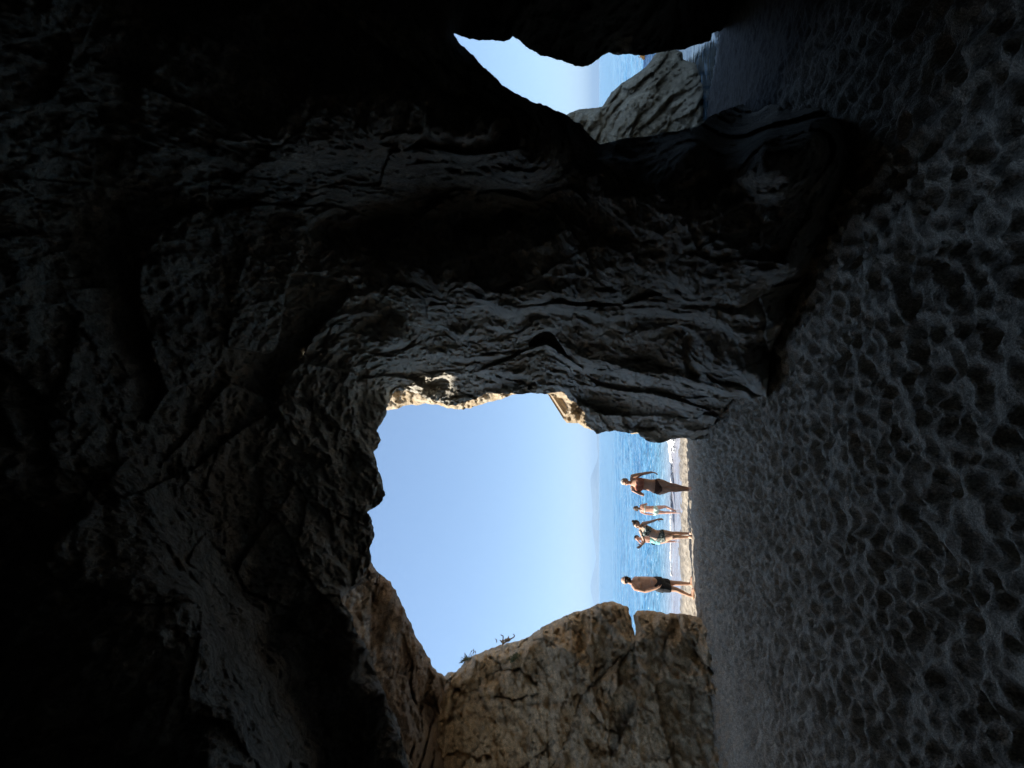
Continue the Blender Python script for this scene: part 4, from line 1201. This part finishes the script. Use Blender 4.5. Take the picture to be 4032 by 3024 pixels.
# ---- two children in the shallows
def girl():
    conv = lambda x, y: (2440 + x * .1386, 1960 + y * .1386)
    D = sea_D(*conv(1585, 400)); j = J(conv, D)
    P = Person('girl in mint green bikini standing in the shallow water with her back turned'); f = P.fl
    F, L = frame((.12, 1))
    neck = j(580, 310); chest = j(690, 312); waist = j(850, 322); pel = j(985, 345); k = .80
    female(P, j, F, L, neck, chest, waist, pel, k, .6, 0, .98)
    hc = j(478, 302)
    f.limb([(neck, .040), (lerp(neck, hc, .5), .036), (hc, .04)])
    M = f.head(hc, Vector((0, 0, 1)), Vector((-.35, 1, 0)), .90)
    s_, e, w = j(615, 222), j(765, 172, .03), j(720, 205, .19); farm(f, neck, s_, e, w, .8); f.hand(w, Vector((.1, .6, .5)), Vector((.8, .2, 0)), .78, .6, -1)
    s_, e, w = j(615, 402), j(720, 455, .0), j(965, 485, .04); farm(f, neck, s_, e, w, .8); f.hand(w, j(1050, 495, .04) - w, Vector((-1, -.2, 0)), .78, .4, -1)
    for hip, kn, an in ((j(1055, 285), j(1290, 252, .05), j(1570, 372, .0)), (j(1055, 405), j(1285, 420, .02), j(1585, 418, -.04))):
        an = an + Vector((0, 0, -.02))
        fleg(f, hip, kn, an, an + Vector((.02, .14, -.08)), .80, float(beach_z(an.x, an.y)), 1.0)
    P.build((pel.x, D, float(beach_z(pel.x, D))), sk_kid, .006)
    hv = np.array(hc); mf = np.array(M.col[1]); rel = lambda c: c - hv
    def tail(bm, o):
        b = hc - Vector(mf) * .085 - o
        for q in range(6):
            bmesh.ops.create_icosphere(bm, subdivisions=2, radius=.034 - .003 * q, matrix=Matrix.Translation(b + Vector((-.004 * q, -.012 * min(q, 2), -.028 * q))))
    P.cloth('hair', lambda c: (np.linalg.norm(rel(c), axis=1) < .125) & ((rel(c)[:, 2] > .05 + .28 * np.clip(rel(c) @ mf, 0, 1)) | ((rel(c) @ mf < -.005) & (rel(c)[:, 2] > -.06))), .012, brown_hair, noise=.006, extra=tail)
    ax = np.array((neck - pel).normalized()); Lt = np.array(L); Fv = np.array(F); cv = np.array(lerp(chest, waist, .10))
    P.cloth('bikini_top', lambda c: ((np.abs((c - cv) @ ax) < .017 + .025 * ((c - cv) @ Fv > .02)) & (np.linalg.norm(c - cv, axis=1) < .17) & (np.abs((c - cv) @ Lt) < .135)), .005, mint)
    pv = np.array(lerp(pel, waist, -.15))
    P.cloth('bikini_bottom', lambda c: (((c - pv) @ ax < .06) & ((c - pv) @ ax > -.115 + .55 * np.clip(np.abs((c - pv) @ Lt) - .035, 0, .2)) & (np.linalg.norm(c - pv, axis=1) < .21)), .006, mint)


def child():
    conv = lambda x, y: (2440 + x * .1386, 1960 + y * .1386)
    D = sea_D(*conv(1575, 1220)); j = J(conv, D)
    P = Person('child in turquoise swimwear, hand raised to head, half hidden behind the woman in patterned bikini'); f = P.fl
    F, L = frame((-.5, -1))
    neck = j(620, 1160); chest = j(740, 1175); waist = j(890, 1195); pel = j(1030, 1215); k = .80
    female(P, j, F, L, neck, chest, waist, pel, k, 0, 0.02, .95)
    hc = j(505, 1145)
    f.limb([(neck, .040), (lerp(neck, hc, .5), .036), (hc, .04)])
    M = f.head(hc, Vector((0, 0, 1)), Vector((-.6, -1, 0)), .90)
    s_, e, w = j(650, 1245), j(640, 1330, -.04), j(520, 1225, -.10); farm(f, neck, s_, e, w, .78); f.hand(w, j(450, 1165, -.1) - w, Vector((-.6, -.8, .2)), .76, .5, 1)
    s_, e, w = j(660, 1085), j(850, 1090, .05), j(1000, 1180, -.08); farm(f, neck, s_, e, w, .78); f.hand(w, Vector((-.4, -.3, -.6)), Vector((.2, -1, 0)), .76, .6, 1)
    for hip, kn, an in ((j(1100, 1165), j(1310, 1150, -.03), j(1550, 1160)), (j(1100, 1260), j(1330, 1240, -.06), j(1545, 1240, .05))):
        fleg(f, hip, kn, an, an + Vector((-.05, -.14, -.08)), .80, float(beach_z(an.x, an.y)), 1.0)
    P.build((pel.x, D, float(beach_z(pel.x, D))), sk_kid, .006)
    P.eyes(hc, M, .9)
    hv = np.array(hc); mf = np.array(M.col[1]); rel = lambda c: c - hv
    P.cloth('hair', lambda c: (np.linalg.norm(rel(c), axis=1) < .125) & ((rel(c)[:, 2] > .05 + .28 * np.clip(rel(c) @ mf, 0, 1)) | ((rel(c) @ mf < -.01) & (rel(c)[:, 2] > -.05))), .012, dark_hair, noise=.005)
    ax = np.array((neck - pel).normalized()); Lt = np.array(L); pv = np.array(lerp(pel, waist, .0))
    P.cloth('swimsuit', lambda c: (((c - pv) @ ax < .20) & ((c - pv) @ ax > -.13 + .5 * np.clip(np.abs((c - pv) @ Lt) - .04, 0, .2)) & (np.abs((c - pv) @ Lt) < .145) & (np.linalg.norm(c - pv, axis=1) < .26)), .006, turq)
    # small dark bag worn at the side
    bm = bmesh.new(); c = j(950, 1292, -.06)
    bmesh.ops.create_cube(bm, size=1, matrix=Matrix.Translation(c) @ Matrix.Rotation(.4, 4, 'Z') @ Matrix.Diagonal((.10, .06, .12, 1)))
    bmesh.ops.bevel(bm, geom=bm.edges[:], offset=.018, segments=3, affect='EDGES')
    r = empty('bag', c); tag(r, 'small dark bag at the side of the child in turquoise swimwear', 'bag')
    me = bpy.data.meshes.new('pouch'); bm.to_mesh(me); bm.free(); me.transform(Matrix.Translation(-c)); link('pouch', me, black_cloth, r)
    cu = Flesh(); top = j(800, 1225, .0)
    cu.limb([(c + Vector((.0, .02, .05)), .006), (lerp(c, top, .5) + Vector((.02, -.05, .02)), .006), (top + Vector((0, -.085, .0)), .006)], seg=6)
    me = bpy.data.meshes.new('strap'); cu.bm.to_mesh(me); cu.bm.free(); me.transform(Matrix.Translation(-c)); link('strap', me, black_cloth, r)


man(); older_woman(); bikini_woman(); girl(); child()
# ------------------------------------------------------------------ plants on the crest, pebbles, float
CF = cliff_field(0.0)


def crest(X, Y, back=0.25):
    d = rays(X / K, Y / K); n = np.linalg.norm(d); r = float(CF((d / n)[None])[0]) + back
    return r / n * d[1]


stem_m = plain_mat('dry_stem', (.34, .24, .15), .8, .25, 30); leaf_m = plain_mat('dusty_leaf', (.17, .18, .09), .8, .3, 30); head_m = plain_mat('seed_head', (.45, .32, .20), .85, .3, 40)


def tube_obj(name, paths, mat, parent, origin):
    f = Flesh()
    for pts in paths: f.limb([(Vector(p) - Vector(origin), r) for p, r in pts], seg=7)
    me = bpy.data.meshes.new(name); f.bm.to_mesh(me); f.bm.free()
    me.polygons.foreach_set('use_smooth', np.ones(len(me.polygons), bool))
    return link(name, me, mat, parent)


def curve(pts, r0, r1, n=9):
    """smooth run through a few points"""
    P = [Vector(p) for p in pts]; out = []
    P = [P[0] * 2 - P[1]] + P + [P[-1] * 2 - P[-2]]
    m = len(P) - 3
    for i in range(m):
        a, b, c, d = P[i:i + 4]
        for k in range(n + (1 if i == m - 1 else 0)):
            t = k / n
            q = ((2 * b) + (c - a) * t + (2 * a - 5 * b + 4 * c - d) * t * t + (3 * b - a - 3 * c + d) * t ** 3) * .5
            out.append(q)
    N = len(out) - 1
    return [(q, r0 + (r1 - r0) * i / N) for i, q in enumerate(out)]


def dry_plant():
    c7 = lambda x, y: (1780 + x * .1808, 2420 + y * .1808)
    D = crest(*c7(1110, 640)); j = J(c7, D)
    o = j(1110, 640)
    r = empty('dry_plant', o); tag(r, 'withered plant with two curled bare stalks on the crest of the tan cliff', 'plant')
    tube_obj('stalk', [curve([j(1100, 660), j(1108, 560, .03), j(1112, 480, .02), j(1090, 455), j(1062, 440, -.02)], .016, .009)], stem_m, r, o)
    tube_obj('stalk', [curve([j(1110, 640), j(1200, 575, .02), j(1280, 530), j(1345, 490, -.02), j(1358, 455), j(1335, 428)], .017, .010)], stem_m, r, o)
    f = Flesh(); R = random.Random(3)
    for q in range(46):
        t = R.random(); x = 1070 + 200 * t + R.uniform(-20, 20); y = 590 - 55 * t + R.uniform(-30, 30)
        a = j(x, y, R.uniform(-.07, .07)) - Vector(o); d = Vector((R.uniform(-1, 1), R.uniform(-1, 1), R.uniform(-.4, 1))).normalized() * R.uniform(.03, .06)
        f.limb([(a, .006), (a + d * .6, .015), (a + d, .004)], seg=6)
    me = bpy.data.meshes.new('dead_leaves'); f.bm.to_mesh(me); f.bm.free(); link('dead_leaves', me, head_m, r)
    tube_obj('stalk', [curve([j(972, 600), j(970, 560), j(962, 540), j(935, 528)], .011, .006)], stem_m, r, o)


def tuft():
    c7 = lambda x, y: (1780 + x * .1808, 2420 + y * .1808)
    D = crest(*c7(380, 990)); j = J(c7, D); o = j(390, 985); R = random.Random(9)
    r = empty('grass_tuft', o); tag(r, 'small green tuft with upright seed stalks at the left end of the cliff crest', 'plant')
    bm = bmesh.new()
    for q in range(150):
        t = R.random()
        b = j(225 + 340 * t, 1040 - 75 * math.sin(math.pi * min(1, t * 1.1)) + R.uniform(-12, 18), R.uniform(-.10, .10)) - Vector(o)
        d = Vector((R.uniform(-.25, .6), R.uniform(-.6, .4), R.uniform(.3, 1))).normalized() * R.uniform(.06, .16)
        sd = d.cross(Vector((R.uniform(-1, 1), R.uniform(-1, 1), R.uniform(-1, 1)))).normalized() * R.uniform(.005, .010)
        v = [bm.verts.new(p) for p in (b - sd, b + sd, b + d * .6 + sd * .8, b + d, b + d * .6 - sd * .8)]
        bm.faces.new(v)
    me = bpy.data.meshes.new('blades'); bm.to_mesh(me); bm.free(); link('blades', me, leaf_m, r)
    for pts in ([(350, 960), (380, 880), (412, 822)], [(390, 960), (425, 880), (455, 840)], [(462, 950), (470, 880), (470, 808)], [(515, 935), (514, 890), (512, 850)], [(280, 985), (281, 930), (280, 890)]):
        q = [j(*p) for p in pts]
        tube_obj('seed_stalk', [curve(q, .007, .004, 4) + [(q[-1] + (q[-1] - q[-2]).normalized() * .03, .012), (q[-1] + (q[-1] - q[-2]).normalized() * .07, .004)]], stem_m, r, o)


def bush():
    c7 = lambda x, y: (1780 + x * .1808, 2420 + y * .1808)
    D = crest(*c7(1330, 930), -.42); j = J(c7, D); o = j(1330, 940); R = random.Random(21)
    r = empty('small_bush', o); tag(r, 'small green bush growing in a crack of the tan cliff face', 'plant')
    bm = bmesh.new()
    for q in range(420):
        t = R.random(); b = j(1300 + 120 * t + R.gauss(0, 26), 985 - 120 * t + R.gauss(0, 26), R.uniform(-.10, .06)) - Vector(o)
        d = Vector((R.uniform(-1, 1), R.uniform(-1, .2), R.uniform(-.5, 1))).normalized() * R.uniform(.025, .05)
        sd = d.cross(Vector((R.uniform(-1, 1), R.uniform(-1, 1), R.uniform(-1, 1)))).normalized() * R.uniform(.007, .013)
        bm.faces.new([bm.verts.new(p) for p in (b, b + d * .5 + sd, b + d, b + d * .5 - sd)])
    me = bpy.data.meshes.new('leaves'); bm.to_mesh(me); bm.free(); link('leaves', me, leaf_m, r)
    tube_obj('twigs', [curve([j(1330, 990, .08), j(1320 + 30 * q, 950 - 10 * q), j(1310 + 45 * q, 930 - 28 * q, -.05)], .008, .003, 4) for q in range(3)], stem_m, r, o)


def pebbles():
    pm = plain_mat('pale_pebble', (.62, .60, .56), .6, .12, 40)
    spots = [(2849, 2269, .016), (3024, 2587, .022), (2925, 2153, .014), (3171, 1282, .018), (2965, 2010, .013), (3105, 1900, .013)]
    base = None
    for X, Y, s in spots:
        D = ground_D(X, Y) - 0.15; p = at(X, Y, D)
        if base is None:
            bm = bmesh.new(); bmesh.ops.create_icosphere(bm, subdivisions=3, radius=1.0)
            co = np.array([v.co for v in bm.verts]); h = 0.35 * fbm(co * .9 + 3, 3)
            for v, q in zip(bm.verts, h): v.co = v.co * (1 + float(q)); v.co.z *= .62
            me = bpy.data.meshes.new('pebble'); bm.to_mesh(me); bm.free(); me.polygons.foreach_set('use_smooth', np.ones(len(me.polygons), bool))
            o = base = link('pebble', me, pm)
            tag(o, 'small white pebble lying on the trodden dark sand', 'pebble', 'white pebbles on the sand')
        else:
            o = base.copy(); COL.objects.link(o)
        o.location = (p[0], p[1], sand_z(p[0], p[1]) + s * .45); o.scale = (s, s * .8, s); o.rotation_euler = (0, 0, X % 3)


def float_buoy():
    D = sea_D(2541, 219); p = Vector(at(2541, 219, D)); p.z = SEA
    r = empty('buoy', p); tag(r, 'orange float on the water behind the grey layered rock', 'buoy')
    om = plain_mat('orange_plastic', (.85, .30, .05), .4, .06, 10)
    f = Flesh(); f.torso([(Vector((0, 0, z)), Vector((1, 0, 0)), Vector((0, 1, 0)), a, a) for z, a in ((-.12, .05), (-.08, .13), (0, .17), (.09, .165), (.16, .12), (.20, .06), (.27, .04))])
    me = f.skin(.012, 3); me.name = 'float_body'; link('float_body', me, om, r)
    bm = bmesh.new()
    V = []
    for q in range(20):
        a = 2 * math.pi * q / 20; c = Vector((math.cos(a) * .045, 0, .30 + math.sin(a) * .045))
        V.append([bm.verts.new(c + Vector((math.cos(a) * math.cos(b), math.sin(b), math.sin(a) * math.cos(b))) * .012) for b in [2 * math.pi * k / 8 for k in range(8)]])
    for q in range(20):
        for k in range(8): bm.faces.new([V[q][k], V[(q + 1) % 20][k], V[(q + 1) % 20][(k + 1) % 8], V[q][(k + 1) % 8]])
    me = bpy.data.meshes.new('ring'); bm.to_mesh(me); bm.free(); link('ring', me, om, r)


dry_plant(); tuft(); bush(); pebbles(); float_buoy()
# ------------------------------------------------------------------ hills across the bay
def build_hills():
    prof = [(128, -1700), (126, -600), (118, -150), (110, 0), (112, 120), (128, 235), (115, 262), (100, 300), (80, 335), (65, 370), (56, 410), (55, 450), (60, 520), (68, 600), (74, 700), (66, 790), (78, 900), (94, 1000), (106, 1100), (95, 1170), (80, 1230), (62, 1290), (53, 1350), (72, 1410), (98, 1470), (110, 1600), (90, 1900), (60, 2300), (80, 2700)]
    D = 15000.0
    top = []
    for a, b in prof:
        X = 2300 + a * .4523; Y = 1700 + b * .4523
        p = at(X, Y, D); top.append((p[0], max(p[2], SEA + 4)))
    top.sort()
    tx = np.array([t[0] for t in top]); tz = np.array([t[1] for t in top])
    xs = np.linspace(tx[0], tx[-1], 500)
    h = np.interp(xs, tx, tz)
    rows = np.linspace(-1, 1, 25)
    V = []
    for s in rows:
        prof_ = (1 - np.abs(s)) ** 0.8
        P = np.stack([xs / 900, np.full_like(xs, s * 3), np.zeros_like(xs)], -1)
        z = h * prof_ * (1 + 0.22 * (1 - prof_) * fbm(P, 3)) - 2
        V.append(np.stack([xs, D + s * 2500 + 0 * xs, z], -1))
    V = np.concatenate(V)
    idx = np.arange(len(V)).reshape(25, 500)
    F = np.stack([idx[:-1, :-1], idx[:-1, 1:], idx[1:, 1:], idx[1:, :-1]], -1).reshape(-1, 4)
    m = plain_mat('hill_scrub', (.17, .20, .21), .95, .25, .004)
    o = link('hills', np_mesh('hills', V, F), m); tag(o, kind='structure')


build_hills()


def build_haze():
    m = bpy.data.materials.new('haze_air'); m.use_nodes = True; nt = m.node_tree
    for n in list(nt.nodes):
        if n.type == 'BSDF_PRINCIPLED': nt.nodes.remove(n)
    out = [n for n in nt.nodes if n.type == 'OUTPUT_MATERIAL'][0]
    v = nt.nodes.new('ShaderNodeVolumePrincipled')
    v.inputs['Color'].default_value = (.55, .77, 1.0, 1)
    v.inputs['Density'].default_value = HAZE
    v.inputs['Anisotropy'].default_value = 0.2
    nt.links.new(v.outputs[0], out.inputs['Volume'])
    bm = bmesh.new(); bmesh.ops.create_cube(bm, size=1.0)
    lo = Vector((-40000, -800, -8)); hi = Vector((40000, 30000, 420))
    for q in bm.verts:
        q.co = Vector([lo[i] + (q.co[i] + .5) * (hi[i] - lo[i]) for i in range(3)])
    me = bpy.data.meshes.new('haze'); bm.to_mesh(me); bm.free()
    o = link('haze', me, m); tag(o, kind='stuff')


HAZE = 0.95e-4
build_haze()

# ------------------------------------------------------------------ sun and sky
SUN_EL, SUN_AZ = math.radians(38), math.radians(-107)     # azimuth from +Y towards +X
s = Vector((math.sin(SUN_AZ) * math.cos(SUN_EL), math.cos(SUN_AZ) * math.cos(SUN_EL), math.sin(SUN_EL)))
ld = bpy.data.lights.new('sun', 'SUN'); ld.energy = 2.6; ld.angle = math.radians(0.53); ld.color = (1.0, .95, .87)
lo = bpy.data.objects.new('sun', ld); COL.objects.link(lo); lo.rotation_euler = s.to_track_quat('Z', 'Y').to_euler(); lo.location = (-30, 0, 60)
w = bpy.data.worlds.new('World'); SC.world = w; w.use_nodes = True
nt = w.node_tree
sk = nt.nodes.new('ShaderNodeTexSky'); sk.sky_type = 'NISHITA'; sk.sun_disc = False
sk.sun_elevation = SUN_EL; sk.sun_rotation = SUN_AZ; sk.air_density = 1.0; sk.dust_density = 0.0; sk.ozone_density = 8.0; sk.altitude = 0
bg = nt.nodes['Background']; bg.inputs['Strength'].default_value = 0.102
gm = nt.nodes.new('ShaderNodeGamma'); gm.inputs['Gamma'].default_value = 0.5; nt.links.new(sk.outputs[0], gm.inputs['Color'])
gr = nt.nodes.new('ShaderNodeMix'); gr.data_type = 'RGBA'; gr.blend_type = 'MULTIPLY'; gr.inputs[0].default_value = 1.0
gr.inputs[7].default_value = (.89, .99, 1.12, 1); nt.links.new(gm.outputs[0], gr.inputs[6])
nt.links.new(gr.outputs[2], bg.inputs['Color'])

# ------------------------------------------------------------------ camera
cd = bpy.data.cameras.new('camera'); cd.sensor_fit = 'HORIZONTAL'; cd.sensor_width = 36.0; cd.lens = 36.0 * FPX / 4032.0
cd.clip_start = 0.05; cd.clip_end = 60000
co = bpy.data.objects.new('camera', cd); COL.objects.link(co)
cx = Vector((0, SP, -CP)); cy = Vector((1, 0, 0)); cz = Vector((0, -CP, -SP))
mw = Matrix((cx, cy, cz)).transposed().to_4x4(); mw.translation = Vector(CAM)
co.matrix_world = mw
SC.camera = co

SC.view_settings.view_transform = 'Standard'; SC.view_settings.look = 'None'; SC.view_settings.gamma = 1.0
SC.view_settings.exposure = 1.95
SC.cycles.max_bounces = 8; SC.cycles.diffuse_bounces = 5; SC.cycles.glossy_bounces = 3; SC.cycles.transmission_bounces = 2; SC.cycles.volume_bounces = 0
SC.cycles.use_denoising = True
SC.cycles.sample_clamp_indirect = 6.0
SC.cycles.caustics_reflective = False; SC.cycles.caustics_refractive = False
SC.render.film_transparent = False
